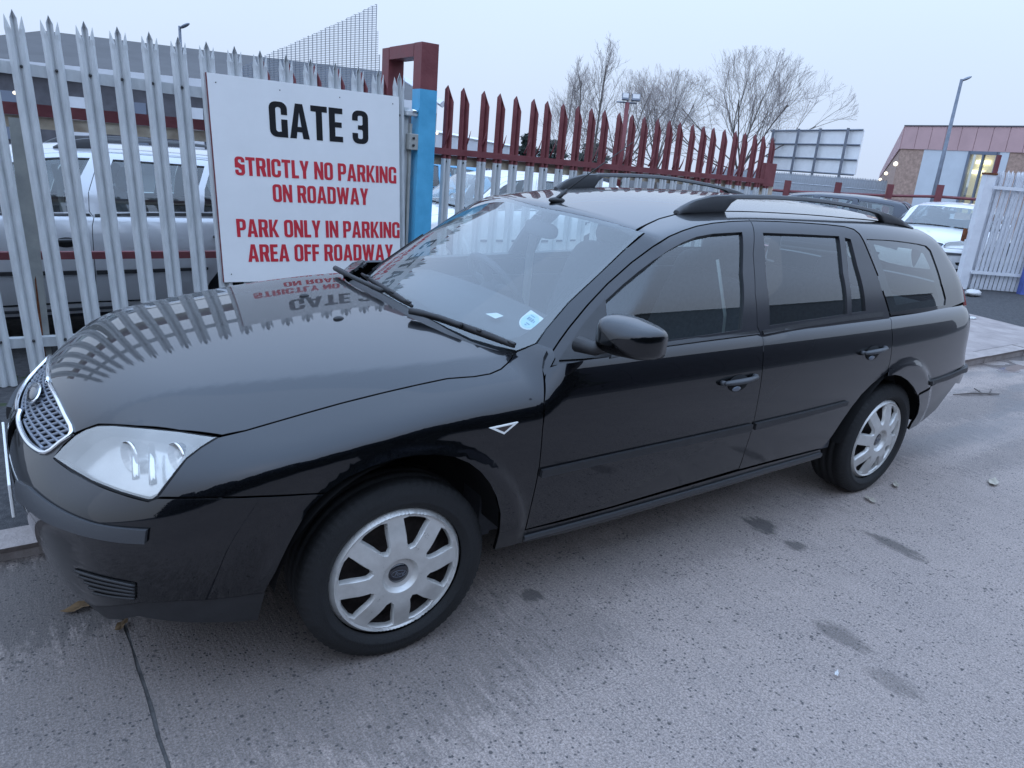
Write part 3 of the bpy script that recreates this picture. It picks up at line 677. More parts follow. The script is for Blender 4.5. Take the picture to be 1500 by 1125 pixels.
def panel(name, items, n, f, mat, parent, off=0., step=.022, holes=(), gap=.0022, flange=.014, half=False, both=True, thick=None, edge=.010):
    """a body panel: its outline lies on the body form f, its inside is filled with points lifted onto f along n.
    half: cut at the centre line and completed by its mirror image in the same mesh.  both: also returns the far-side twin"""
    n = np.array(n, float); n /= np.linalg.norm(n)
    P = outline3(items, n, f) if not isinstance(items, np.ndarray) else items
    if half: P = clip_half(P, n, f)
    e1 = np.cross(n, [0, 0, 1.]); 
    if np.linalg.norm(e1) < .1: e1 = np.array([1., 0, 0])
    e1 /= np.linalg.norm(e1); e2 = np.cross(n, e1)
    B = np.stack([e1, e2], 1)
    P = resample(P, edge)
    Q = P @ B
    seam = np.abs(P[:, 1]) < 1e-6 if half else np.zeros(len(P), bool)
    if gap:
        Qi = inset2(Q, gap); 
        if half: Qi[seam] = Q[seam]
        Q = Qi
    HQ = []
    for h in holes:
        hp = outline3(h, n, f) if not isinstance(h, np.ndarray) else h
        if half: hp = clip_half(hp, n, f)
        HQ.append(resample(hp, edge) @ B)
    hi, lo = (P @ n).max()+.10, (P @ n).min()-.22
    mn, mx_ = Q.min(0), Q.max(0)
    gx, gy = np.meshgrid(np.arange(mn[0], mx_[0], step), np.arange(mn[1], mx_[1], step)); G = np.stack([gx.ravel(), gy.ravel()], 1)
    G[:, 0] += (np.round((G[:, 1]-mn[1])/step) % 2)*step*.5
    G = G[inpoly(G, Q)]
    for h in HQ: G = G[~inpoly(G, h)]
    allb = np.concatenate([Q]+HQ)
    if len(G): G = G[np.array([((allb-g)**2).sum(1).min() for g in G]) > (step*.45)**2]
    V2, T = cdt([Q]+HQ, G); T = np.array(T); c = V2[T].mean(1); k = inpoly(c, Q)
    for h in HQ: k &= ~inpoly(c, h)
    T = T[k]
    o = V2 @ B.T+n*hi; V, _ = hit(o, np.tile(-n, (len(o), 1)), f, 0, hi-lo, 90)
    bad = np.isnan(V).any(1)
    if bad.any():      # no surface below: drop those triangles
        T = T[~bad[T].any(1)]; V[bad] = 0
    N = grad(V, f)
    if half:
        z = np.abs((V2 @ B.T)[:, 1]) < 2e-5
        sm = np.abs(V[:, 1]) < 1e-4; N[sm, 1] = 0; N[sm] /= np.linalg.norm(N[sm], axis=1, keepdims=True); V[sm, 1] = 0
    V = V+N*off
    # orient
    fn = np.cross(V[T[:, 1]]-V[T[:, 0]], V[T[:, 2]]-V[T[:, 0]]); fl = (fn*N[T].mean(1)).sum(1) < 0; T[fl] = T[fl][:, ::-1]
    used = np.unique(T); mp = -np.ones(len(V), int); mp[used] = np.arange(len(used)); V, N, T = V[used], N[used], mp[T]
    faces = [tuple(t) for t in T]; LN = [N[i] for t in T for i in t]
    Vs = [v for v in V]
    if flange:
        be = border(faces); nb = {}
        for a, b in be:
            if half and abs(V[a][1]) < 1e-4 and abs(V[b][1]) < 1e-4: continue
            for q in (a, b):
                if q not in nb: nb[q] = (len(Vs), len(Vs)+1); Vs.append(V[q]-N[q]*.0015); Vs.append(V[q]-N[q]*flange)
            a0, a1 = nb[a]; b0, b1 = nb[b]
            ev = V[b]-V[a]; fnn = np.cross(ev, N[a]); fnn /= np.linalg.norm(fnn)+1e-12
            m1, m2 = N[a]*.7+fnn*.7, N[b]*.7+fnn*.7
            faces.append((b, a, a0, b0)); LN += [N[b], N[a], m1, m2]
            faces.append((b0, a0, a1, b1)); LN += [fnn]*4
    Vs = np.array(Vs); LN = np.array(LN); me = None
    def make(Vx, Fx, Lx, nm):
        me = mesh(nm, Vx, Fx, True); L = Lx/np.maximum(np.linalg.norm(Lx, axis=1, keepdims=True), 1e-9); me.normals_split_custom_set([tuple(q) for q in L]); return me
    mir = np.array([1, -1, 1.])
    def flip():
        Fm = []; Lm = []; i = 0
        for fc in faces:
            k = len(fc); Fm.append(tuple(fc[::-1])); Lm += [LN[i+j]*mir for j in range(k)][::-1]; i += k
        return Vs*mir, Fm, np.array(Lm)
    if half:
        Vm, Fm, Lm = flip(); nV = len(Vs)
        return link(name, make(np.concatenate([Vs, Vm]), faces+[tuple(i+nV for i in fc) for fc in Fm], np.concatenate([LN, Lm]), name), mat, parent)
    a = link(name, make(Vs, faces, LN, name), mat, parent)
    if not both: return a
    Vm, Fm, Lm = flip()
    b = link(name, make(Vm, Fm, Lm, name), mat, parent)
    return a, b
def mirrored(o, parent=None):
    "the far-side twin of a mesh object"
    me = o.data.copy(); bm = bmesh.new(); bm.from_mesh(me)
    for v in bm.verts: v.co.y = -v.co.y
    bmesh.ops.reverse_faces(bm, faces=bm.faces); bm.to_mesh(me); bm.free()
    t = bpy.data.objects.new(o.name.split('.')[0], me); C.objects.link(t); t.parent = parent if parent is not None else o.parent
    return t
def build_car():
    car = empty('estate_car', label='black estate car with silver wheel covers parked half on the pavement', cat='car')
    c, s = math.cos(RHO), math.sin(RHO)
    P0 = PIV-np.array([0, c*PIV[1]+s*PIV[2], -s*PIV[1]+c*PIV[2]]); P0[0] = 0
    car.location = P0; car.rotation_euler = (-RHO, 0, 0)
    Y = (0, 1, 0)
    BP = 'black_paint'
    # ---- bonnet
    side = [(108, 635), (143, 621.5), (200, 624), (262, 630), (325, 637), (360, 630), (410, 615.5), (450, 604), (500, 590), (560, 575), (610, 563.5), (655, 554), (695, 551), (718, 547), (734, 540), (744, 531), (750, 522), (752, 517)]
    hood = side+[(720, 511), (690, 503), (656, 490), (625, 476), (598, 463), (560, 441), (530, 423), (500, 404), (64, 543), (80, 577), (95, 610)]
    bonnet = panel('bonnet', hood, (0, 0, 1), lower, BP, car, half=True, step=.02)
    # washer jet, on the bonnet
    for px in ((496, 467),):
        p = on_body([px], lower)[0]; mb = MB(); mb.add(*ellipsoid(p, (.020, .012, .010))); jet = mb.build('washer_jet', 'black_plastic', bonnet, True)
        mirrored(jet)
    # ---- front wing
    arch_f = [(477, 723), (490, 713), (510, 700), (545, 684), (580, 673), (610, 668), (640, 667), (665, 670), (687, 679), (704, 692), (717, 708), (727, 728), (733, 752), (731, 780), (724, 806)]
    wing = [(320, 640), (360, 630.5), (410, 616), (450, 604.5), (500, 590.5), (560, 575.5), (610, 564), (655, 554.5), (695, 551.5), (718, 547.5), (734, 540.5), (744, 531.5), (751, 522), (757, 515), (785, 504), (802, 513), (797, 524), (795, 538), (797, 556), (797, 590), (795, 628), (790, 685), (777, 745), (768, 780), (765, 795)]+arch_f[::-1]+[(380, 727), (300, 728.5), (231, 728.5), (252, 700), (273, 672), (295, 655)]
    wings = panel('front_wing', wing, (.25, .9, .3), lower, BP, car, step=.02)
    rep = on_body([(716, 627), (758, 618), (737, 635.5)], lower, .006)
    # side repeater
    for k, wg in enumerate(wings):
        mb = MB(); m = rep.copy()
        if k: m[:, 1] *= -1
        cen = m.mean(0); ins = cen+(m-cen)*.62
        nrm = np.array([0, 1 if not k else -1, 0.]); base = m-nrm*.012
        mb.add([*base, *m, *ins], [(0, 1, 4, 3), (1, 2, 5, 4), (2, 0, 3, 5), (3, 4, 7, 6), (4, 5, 8, 7), (5, 3, 6, 8)])
        r = mb.build('side_repeater', 'repeater_white', wg)
        mb = MB(); mb.add(list(ins), [(0, 1, 2)]); mb.add(list(cen+(ins-cen)*.8+nrm*.001), [(0, 1, 2)]); mb.build('lens', 'rusty_steel', wg)
    # ---- doors: skin, frame, glass
    f_skin = [(798, 538), (820, 531), (855, 527), (894, 522), (969, 507.5), (1040, 498), (1108, 490), (1117, 493), (1118, 515), (1117, 538), (1114, 565), (1110, 588), (1103, 623), (1093, 655), (1082, 687), (1040, 699.5), (1000, 711), (900, 741), (830, 760), (770, 776), (777, 745), (790, 685), (795, 628), (797, 590), (797, 556)]
    f_frame = [(798, 538), (806, 520), (820, 499), (833, 481), (860, 448), (890, 416), (925, 385), (956, 362), (980, 347), (1000, 338.5), (1020, 332), (1044, 327.5), (1070, 325), (1099, 324), (1103, 372), (1106, 430), (1109, 478), (1113, 488), (1117, 493), (1108, 493), (1040, 501), (969, 511), (894, 526), (855, 531), (820, 535)]
    f_glass = [(886, 512), (887, 440), (912, 417), (935, 398), (956, 382), (980, 366), (1000, 355), (1020, 347), (1044, 342.5), (1087, 340), (1088, 400), (1086.5, 483), (1040, 490), (969, 500)]
    r_skin = [(1117, 493), (1160, 484), (1210, 476), (1260, 469), (1303, 463.5), (1306, 480), (1306.5, 508), (1304, 528), (1301, 545), (1290, 553.5), (1277, 563), (1262, 578), (1247, 597), (1233, 617), (1218, 640), (1205, 656), (1180, 662), (1130, 675), (1082, 688), (1093, 655), (1103, 623), (1110, 588), (1114, 565), (1117, 538), (1118, 515)]
    r_frame = [(1099, 324), (1140, 325), (1176, 327), (1210, 329.5), (1237, 332.5), (1250, 336.5), (1258, 343), (1264, 353), (1281, 394), (1293, 430), (1303, 463), (1303, 467), (1260, 472), (1210, 479), (1160, 487), (1117, 496), (1113, 488), (1109, 478), (1106, 430), (1103, 372)]
    r_glass = [(1117, 341), (1170, 343), (1229, 346), (1235, 400), (1241, 460), (1180, 469), (1127, 477), (1122, 410)]
    r_quart = [(1237, 348), (1246, 350.5), (1256, 390), (1268, 455.5), (1247, 459), (1243, 405)]
    fd = panel('front_door', f_skin, Y, lower, BP, car); rd = panel('rear_door', r_skin, Y, lower, BP, car)
    fdir = (0, .9, .44)
    for k in range(2):
        pass
    ff = panel('door_frame', f_frame, fdir, cabin, 'satin_trim', car, off=.001, holes=[f_glass], flange=.02)
    rf = panel('door_frame', r_frame, fdir, cabin, 'satin_trim', car, off=.001, holes=[r_glass, r_quart], flange=.02)
    fg = panel('window_glass', f_glass, fdir, cabin, 'car_glass', car, off=-.010, gap=-.004, flange=0)
    rg = panel('window_glass', r_glass, fdir, cabin, 'car_glass', car, off=-.010, gap=-.004, flange=0)
    rq = panel('quarter_light', r_quart, fdir, cabin, 'car_glass', car, off=-.010, gap=-.004, flange=0)
    # rubber along the belt line under each window
    bt_f = panel('belt_trim', [(894, 521), (969, 503), (1040, 493), (1109, 484), (1112, 490), (1040, 499), (969, 508.5), (894, 525)], fdir, F, 'black_plastic', car, off=.006, step=.01, gap=0)
    bt_r = panel('belt_trim', [(1116, 484.5), (1180, 472), (1245, 462.5), (1292, 456), (1294, 463.5), (1245, 469.5), (1180, 479), (1118, 491)], fdir, F, 'black_plastic', car, off=.006, step=.01, gap=0)
    # mirror sail
    sail = panel('mirror_sail', [(819, 529), (834, 506), (858, 472), (887, 439), (889, 480), (891, 523), (855, 527)], fdir, cabin, 'black_plastic', car, off=.008, gap=0, flange=.012)
    for k in range(2):
        for q in (ff, fg, bt_f, sail): q[k].parent = fd[k]
        for q in (rf, rg, rq, bt_r): q[k].parent = rd[k]
    # side mouldings
    ml_f = panel('rubbing_strip', [(792, 687.5), (900, 664), (1000, 642.5), (1100, 620.5), (1098, 629.5), (1000, 651), (900, 673), (790, 698)], Y, lower, 'black_plastic', car, off=.013, gap=0, flange=.016, step=.012)
    ml_r = panel('rubbing_strip', [(1105, 619.5), (1170, 604.5), (1240, 587), (1238, 592.5), (1170, 611.5), (1103, 628.5)], Y, lower, 'black_plastic', car, off=.013, gap=0, flange=.016, step=.012)
    for k in range(2): ml_f[k].parent = fd[k]; ml_r[k].parent = rd[k]
    # door handles, each over a dark disc painted as a shaded recess
    def handle(a, b, cen, rad, doors):
        A, B2 = on_body([a, b], lower); cp = on_body([cen], lower)[0]
        ax = Vector(B2-A).normalized(); nn = Vector(grad(cp[None], lower)[0]); up = nn.cross(ax)
        for k in range(2):
            sy = -1 if k else 1
            mb = MB(); L = 9; pts = []; rr = []
            for i in range(L+1):
                t = i/L; p = Vector(A*(1-t)+B2*t)+nn*(.016+.016*math.sin(math.pi*t)); pts.append((p.x, p.y*sy, p.z)); rr.append(.0135*(.75+.35*math.sin(math.pi*min(1, t*1.1+.05))))
            mb.tube(pts, rr, 10, flat=.75)
            for t in (0, 1):
                p = Vector(A*(1-t)+B2*t); mb.tube([(p.x, p.y*sy, p.z), pts[-1 if t else 0]], .011, 8)
            mb.build('handle', 'grey_plastic', doors[k], True)
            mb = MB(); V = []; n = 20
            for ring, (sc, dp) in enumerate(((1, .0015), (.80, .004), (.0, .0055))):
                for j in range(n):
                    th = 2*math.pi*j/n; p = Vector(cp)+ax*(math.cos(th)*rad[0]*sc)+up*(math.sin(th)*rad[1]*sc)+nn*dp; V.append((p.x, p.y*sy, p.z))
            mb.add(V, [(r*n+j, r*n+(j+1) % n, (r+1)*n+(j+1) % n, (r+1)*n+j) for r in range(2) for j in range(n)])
            o = mb.build('handle_recess_shade', 'dark_cavity', doors[k], True)
            mb = MB(); p = Vector(cp)-up*rad[1]*.62 if up.z > 0 else Vector(cp)+up*rad[1]*.62
            q = Matrix((ax, up, nn)).transposed()
            V, Fc = ellipsoid((0, 0, 0), (rad[0]*.42, rad[1]*.30, .007), q, 16, 8); mb.add([(v[0]+p.x+ax.x*-.012, (v[1]+p.y+nn.y*.004)*sy, v[2]+p.z) for v in V], [f[::-1] if k else f for f in Fc])
            mb.build('recess_glint', 'badge_grey', doors[k], True)  # grey bulge imitating the sky's reflection in the handle recess
    handle((1057, 561), (1104, 551), (1081, 561), (.062, .034), fd)
    handle((1262, 517), (1294, 509.5), (1278, 517), (.062, .034), rd)
    # ---- sill
    sl = panel('sill', [(767, 779), (830, 763.5), (900, 744), (1000, 715), (1082, 691), (1130, 678), (1203, 659), (1204, 671), (1130, 693), (1080, 709), (1000, 733), (900, 763), (830, 782), (766, 797)], Y, lower, BP, car, off=-.004, step=.015)
    sk = panel('sill_highlight', [(768, 786), (830, 769.5), (900, 750.5), (1000, 722), (1082, 698), (1130, 684), (1203, 663), (1203, 667), (1130, 688), (1082, 702.5), (1000, 726.5), (900, 755), (830, 774), (767, 791)], Y, lower, 'grey_plastic', car, off=.006, step=.012, gap=0)  # grey strip drawn as the highlight that runs along the sill
    for k in range(2): sk[k].parent = sl[k]
    # ---- rear quarter (below the belt), side frame with the pillars above it
    arch_r = [(1301, 552), (1311, 550), (1320, 552), (1330, 558), (1338, 567), (1344, 579), (1346, 594), (1343.5, 608)]
    qt = panel('rear_quarter', [(1303, 464), (1345, 457), (1387, 450), (-3.68, .70, .965), (-3.75, .705, .86), (-3.76, .71, .76), (-3.76, .715, .655), (1409, 537), (1380, 554), (1347, 576), (1344.5, 579), (1338, 567), (1330, 558), (1320, 551.5), (1311, 549.5), (1301, 551), (1301.5, 545), (1304, 528), (1306.5, 508), (1306, 480)], (-.3, .95, .1), lower, BP, car, step=.018)
    q_glass = [(1269, 350), (1308, 352), (1345, 357), (1357, 360), (1364, 367), (1371, 386), (1380, 416), (1386, 438), (1385, 447), (1345, 452), (1304, 458), (1292, 420), (1279, 381)]
    pil = [(786, 503), (802, 512), (806, 519), (820, 498), (833, 480), (860, 447), (890, 415), (925, 384), (956, 361), (980, 346), (1000, 337.5), (1020, 331), (1044, 326.5), (1070, 324), (1099, 323), (1140, 324), (1176, 326), (1210, 328.5), (1237, 331.5), (1251, 335.5), (1260, 343), (1266, 353), (1283, 394), (1295, 430), (1305, 463), (1345, 459), (1387, 453), (-3.62, .70, .96), (-3.58, .655, 1.08), (-3.50, .60, 1.20), (-3.40, .52, 1.30), (-3.33, .49, 1.345), (1334, 334), (1295, 325.5), (1240, 320), (1176, 314.5), (1110, 311), (1061, 310), (1020, 310.5), (991, 314), (965, 321), (946, 330), (933, 338.5), (944, 341.5), (913, 367.5), (880, 399), (832, 444), (800, 482)]
    sf = panel('side_frame', pil, (-.1, .8, .6), cabin, BP, car, holes=[q_glass], step=.018, flange=.02)
    qg = panel('rear_quarter_glass', q_glass, (0, .9, .44), cabin, 'car_glass', car, off=-.005, gap=-.004, flange=0)
    qb = panel('glass_border', q_glass, (0, .9, .44), cabin, 'dark_cavity', car, off=-.008, gap=-.004, flange=0, holes=[[(1282, 357), (1308, 360), (1345, 365), (1355, 371), (1362, 385), (1372, 418), (1377, 437), (1345, 442), (1315, 447), (1303, 415), (1292, 383)]])
    for k in range(2): qg[k].parent = sf[k]; qb[k].parent = qg[k]
    pb = panel('pillar_base', [(770, 507), (786, 500), (808, 508), (812, 520), (803, 538), (797, 548), (790, 530), (775, 520)], (.2, .8, .5), F, BP, car, off=-.010, gap=0, step=.012, flange=.01)
    # ---- roof and windscreen
    rt = [(730, 292), (765, 298), (800, 305.5), (833, 312), (867, 319.5), (900, 327.5), (930, 338), (945, 329), (965, 320), (991, 313), (1020, 309.5), (1061, 309), (1110, 310), (1176, 313.5), (1240, 319), (1295, 324.5), (1334, 333), (-3.36, .45, 1.345), (-3.41, .22, 1.36), (-3.43, 0, 1.365), (-3.43, -.05, 1.365)]
    roof = panel('roof', rt, (0, 0, 1), cabin, BP, car, half=True, step=.025)
    ws = [(738, 293), (765, 298), (800, 305), (833, 311.5), (867, 319), (900, 327), (930, 337), (944, 341), (913, 367), (880, 399), (832, 444), (800, 482), (785, 503), (757, 514), (725, 507), (690, 497), (656, 481), (625, 465), (598, 451), (560, 428), (540, 414)]
    vis = [(745, 297), (800, 309.5), (867, 324), (905, 334), (927, 346), (900, 371), (860, 406), (815, 449), (790, 471), (777, 482), (762, 492), (745, 495.5), (720, 491), (690, 481), (656, 465), (620, 446), (590, 428), (560, 408)]
    vv = panel('windscreen', ws, (.6, 0, .8), cabin, 'screen_glass', car, half=True, step=.03, flange=0, gap=.002, off=.0)
    fr = panel('screen_border', ws, (.6, 0, .8), cabin, 'dark_cavity', car, half=True, step=.03, flange=.0, gap=.003, off=-.004, holes=[vis]); fr.parent = vv
    sb = MB()
    tail = [(-3.43, -.05, 1.36), (-3.42, .2, 1.355), (-3.365, .45, 1.335), (-3.40, .50, 1.30), (-3.50, .58, 1.20), (-3.58, .635, 1.08), (-3.64, .67, .97), (-3.70, .65, .93), (-3.72, 0, .93), (-3.72, -.05, .93)]
    tg = panel('tailgate', tail, (-.85, 0, .5), cabin, BP, car, half=True, step=.03, holes=[[(-3.48, -.05, 1.29), (-3.46, .3, 1.28), (-3.44, .44, 1.26), (-3.55, .55, 1.08), (-3.60, .57, 1.02), (-3.66, 0, 1.02), (-3.66, -.05, 1.02)]])
    rgl = panel('rear_screen', [(-3.48, -.05, 1.29), (-3.46, .3, 1.28), (-3.44, .44, 1.26), (-3.55, .55, 1.08), (-3.60, .57, 1.02), (-3.66, 0, 1.02), (-3.66, -.05, 1.02)], (-.85, 0, .5), cabin, 'car_glass', car, half=True, step=.04, off=-.006, gap=-.004, flange=0); rgl.parent = tg
    tl = panel('tailgate_lower', [(-3.7, -.05, .945), (-3.7, .64, .945), (-3.7, .68, .80), (-3.7, .67, .66), (-3.7, -.05, .66)], (-1, 0, .05), lower, BP, car, half=True, step=.03); tl.parent = tg
    # tail lamps wrap the corner
    lampo = panel('tail_lamp', [(-3.62, .735, 1.06), (-3.6, .755, .96), (-3.66, .70, .93), (-3.62, .66, 1.05)], (-.6, .75, .1), F, 'tail_red', car, off=.006, step=.015, gap=0)
    # rear bumper
    rb = [(1346, 579), (1380, 557), (1408, 539), (-3.70, .78, .645), (-3.80, .62, .65), (-3.85, .3, .65), (-3.85, -.05, .65), (-3.78, -.05, .40), (-3.78, .3, .41), (-3.74, .62, .45), (-3.62, .79, .50), (1400, 561), (1386, 580), (1370, 601), (1351, 617), (1331, 630), (1336, 620), (1344.5, 606), (1347, 592)]
    rbp = panel('rear_bumper', rb, (-.6, .8, 0), lower, BP, car, half=True, step=.022)
    st = panel('bumper_strip', [(1362, 559), (1385, 550), (1407, 540), (-3.80, .72, .60), (-3.80, .72, .565), (1406, 546), (1385, 555.5), (1362, 564.5)], (-.5, .86, 0), lower, 'black_plastic', car, off=.014, step=.012, gap=0)
    for q in st: q.parent = rbp
    # ---- front bumper
    grille = [(62, 541), (69, 553), (82, 580), (95, 608), (106, 633), (90, 647), (68, 663), (50, 656), (38, 643), (30, 626), (28, 612), (36, 590)]
    fb = [(0.862, -.05, .715), (0.852, .1, .715), (100, 618), (109, 637), (92, 652), (78, 671), (104, 690), (133, 706), (175, 722.5), (217, 734.5), (231, 729.5), (300, 729.5), (380, 728), (476, 724), (452, 748), (428, 790), (405, 838), (388, 869), (340, 876), (270, 880.5), (207, 883), (.79, .58, .275), (.86, .40, .245), (.89, .2, .23), (.90, -.05, .225)]
    vent = [(109, 832), (130, 838), (160, 846), (198, 853), (201, 862), (199, 874), (180, 874), (150, 868), (128, 856)]
    fbp = panel('front_bumper', fb, (.72, .62, .15), lower, BP, car, half=True, step=.018, holes=[grille])
    gb = panel('grille_backing', grille, (.9, .1, .35), lower, 'dark_cavity', car, half=True, off=-.035, gap=-.004, flange=0, step=.03); gb.parent = fbp
    # grille mesh: slanted bars standing on the nose form
    GP = outline3(grille, (.9, .1, .35), lower)
    gy0, gy1 = 0, GP[:, 1].max(); gz0, gz1 = GP[:, 2].min(), GP[:, 2].max()
    GH = clip_half(GP, (.9, 0, .35), lower); poly = GH[:, 1:]
    mb = MB()
    def bar(a, b):
        n = 16; Q = np.array([[.6, a[0]+(b[0]-a[0])*t, a[1]+(b[1]-a[1])*t] for t in np.linspace(0, 1, n)])
        k = inpoly(np.abs(Q[:, 1:]), poly)
        if k.sum() < 2: return
        Qs = snap(Q[k], (1, 0, 0), lower)
        Qs = Qs[~np.isnan(Qs).any(1)]
        if len(Qs) > 1: mb.tube([tuple(q-np.array([.012, 0, 0])) for q in Qs], .0055, 5)
    for i in range(-22, 23):
        yc = i*.033
        bar((yc-.085, gz0), (yc+.085, gz1)) if i % 1 == 0 else None
    for j in range(7):
        z = gz0+(gz1-gz0)*(j+.5)/7; bar((-gy1, z), (0, z)); bar((0, z), (gy1, z))
    g = mb.build('grille_mesh', 'badge_grey', fbp, True)
    mb = MB(); ch = [q+np.array([.001, 0, .001]) for q in GH if True]
    loop = [q for q in ch] ; edge_pts = [q for q in loop]
    # chrome frame follows the grille outline, both halves
    ordp = sorted(range(len(GH)), key=lambda i: math.atan2(GH[i][2]-(gz0+gz1)/2, GH[i][1]))
    near = [ch[i] for i in ordp]
    full = near+[q*np.array([1, -1, 1]) for q in near[::-1]]
    full = catmull([full[i] for i in range(len(full))], 3, True)
    mb.tube([tuple(q) for q in full]+[tuple(full[0])], .0088, 8, cap=False, flat=.8); mb.build('grille_surround', 'chrome', fbp, True)
    # oval badge at the bonnet tip
    bc = snap([(.8, 0, gz0+(gz1-gz0)*.72)], (1, 0, 0), lower)[0]+np.array([.010, 0, 0]); nn = Vector(grad(bc[None]-np.array([[.01, 0, 0]]), lower)[0])
    q = nn.to_track_quat('Z', 'X').to_matrix()
    mb = MB(); mb.add(*ellipsoid(bc, (.030, .073, .008), q, 28, 8)); bo = mb.build('badge_rim', 'chrome', fbp, True)
    mb = MB(); mb.add(*ellipsoid(Vector(bc)+nn*.0035, (.025, .066, .008), q, 28, 8)); mb.build('badge', 'badge_blue', fbp, True)
    strip = panel('bumper_strip', [(30, 704), (46, 713.5), (78, 739), (108, 755), (142, 767), (180, 772.5), (217, 775), (215, 794), (180, 792), (142, 786), (108, 777), (71, 762), (45, 742), (31, 730)], (.75, .65, 0), lower, 'grey_plastic', car, off=.013, step=.014, gap=0, flange=.016)
    vt = panel('fog_vent', vent, (.6, .75, -.1), lower, 'dark_cavity', car, off=.001, step=.02, gap=0, flange=0)
    for k in range(2): strip[k].parent = fbp; vt[k].parent = fbp
    for i in range(5):
        a = [(112+i*6.5, 835+i*8.0), (150+i*4, 846+i*6.6), (199, 857+i*4.6)]
        P = on_body(catmull(a, 5), lower, .004); P = P[~np.isnan(P).any(1)]
        mb = MB().tube([tuple(p) for p in P], .0045, 6); o = mb.build('vent_slat', 'black_plastic', fbp, True); mirrored(o)
    lip = panel('front_lip', [(388, 871), (340, 878), (270, 882.5), (207, 885), (.79, .58, .27), (.86, .40, .24), (.89, .2, .225), (.90, -.05, .22), (.865, -.05, .165), (.85, .2, .165), (.82, .40, .18), (.76, .55, .20), (200, 905), (270, 914), (330, 914), (378, 911)], (.72, .62, .15), lower, 'black_plastic', car, half=True, off=-.006, step=.025, gap=0)
    lip.parent = fbp
    pl = MB(); pl.box((.958, 0, .468), (.008, .50, .108), bev=.002); np_ = pl.build('number_plate', 'plate_white', fbp)
    # ---- headlamps
    hl = [(77.5, 670), (92, 654), (110, 637.5), (126, 628.5), (143, 623), (165, 622.5), (200, 625.5), (262, 631.5), (319, 640), (295, 655), (273, 672), (252, 699), (231, 727), (224, 732), (217, 733), (175, 721), (133, 704.5), (104, 688)]
    hdir = (.62, .62, .48)
    lens = panel('headlamp', hl, hdir, lower, 'lamp_lens', car, gap=.003, flange=0, step=.02)
    bowl = panel('lamp_housing', hl, hdir, lower, 'lamp_bowl', car, off=-.055, gap=.004, flange=0, step=.03)
    rim = panel('lamp_seal', hl, hdir, lower, 'dark_cavity', car, off=-.004, gap=-.003, flange=.05, step=.03, holes=[on_body([(83, 669), (97, 655), (113, 641), (129, 632), (145, 627), (165, 626.5), (200, 629), (260, 635), (308, 642), (291, 654), (269, 672), (248, 698), (229, 723), (217, 728), (177, 716), (136, 700), (108, 684)], lower)])
    for k in range(2):
        sy = -1 if k else 1; bowl[k].parent = lens[k]; rim[k].parent = lens[k]
        for (px, r, dp) in () if k else (((172, 672), .044, .030), ((243, 672), .040, .028)):
            p = Vector(on_body([px], lower, -.006)[0]); d = Vector((.93, .30, 0)).normalized(); prof = []
            mb = MB(); n = 24; rings = ((1.0, 0), (.97, .006), (.80, -.03), (.45, -.05), (.20, -.052), (.19, -.02), (0.001, -.012)); V = []
            a = d.cross(Vector((0, 0, 1))).normalized(); b = a.cross(d)
            for sc, t in rings:
                for j in range(n):
                    th = 2*math.pi*j/n; v = p+d*(t-dp)+(a*math.cos(th)+b*math.sin(th))*r*sc; V.append((v.x, v.y*sy, v.z))
            mb.add(V, [(i*n+j, i*n+(j+1) % n, (i+1)*n+(j+1) % n, (i+1)*n+j) for i in range(len(rings)-1) for j in range(n)])
            mb.build('reflector', 'reflector', lens[k], True)
        mb = MB()
        for px0, px1 in (((188, 640), (190, 697)), ((214, 642), (216, 706))):
            A, B2 = on_body([px0, px1], lower, -.024); mb.tube([(A[0], A[1]*sy, A[2]), (B2[0], B2[1]*sy, B2[2])], [.008, .010], 6, flat=.35)
        mb.build('lamp_divider', 'chrome', lens[k], True) if not k else None
        p = on_body([(272, 651)], lower, -.03)[0]; mb = MB(); mb.add(*ellipsoid((p[0], p[1]*sy, p[2]), (.016, .014, .016))); mb.build('indicator_bulb', 'indicator_orange', lens[k], True)
    # ---- door mirrors
    for k in range(1):
        sy = -1 if k else 1
        c0 = c_y(920, 496, 1.0)
        V = []; n = 28; rings = []
        # housing: from the open glass side (rear) to the rounded front
        for t, sx, sz in ((-.055, .94, .92), (-.05, 1., 1.), (-.02, 1.01, 1.01), (.015, .97, .96), (.045, .84, .83), (.065, .62, .60), (.075, .30, .30), (.078, .02, .02)):
            rings.append((t, sx, sz))
        for t, sx, sz in rings:
            for j in range(n):
                th = 2*math.pi*j/n; pw = .40
                yy = math.copysign(abs(math.cos(th))**pw, math.cos(th))*.104*sx; zz = math.copysign(abs(math.sin(th))**pw, math.sin(th))*.062*sz
                zz -= .10*yy*1.0*0; zz *= 1-.22*(yy/.104) if yy > 0 else 1.0
                V.append((c0[0]+t+.16*yy*-1.0, (c0[1]+yy)*sy, c0[2]+zz))
        Fc = [(i*n+j, i*n+(j+1) % n, (i+1)*n+(j+1) % n, (i+1)*n+j) for i in range(len(rings)-1) for j in range(n)]
        mb = MB().add(V, Fc if k else [f[::-1] for f in Fc]); mir = mb.build('door_mirror', 'black_paint', fd[k], True)
        mb = MB(); mb.add([v for v in [((a[0]-.001), a[1], a[2]) for a in V[:n]]], [tuple(range(n))]); mb.build('mirror_glass', 'chrome', mir)
        mb = MB(); a = c_y(872, 506, .90); mb.tube([(a[0]+.01, .83*sy, a[2]-.015), (a[0]-.0, .90*sy, a[2]-.012), (c0[0]-.01, .945*sy, c0[2]-.035)], [.034, .028, .026], 12, flat=.8); mb.build('mirror_arm', 'black_plastic', mir, True)
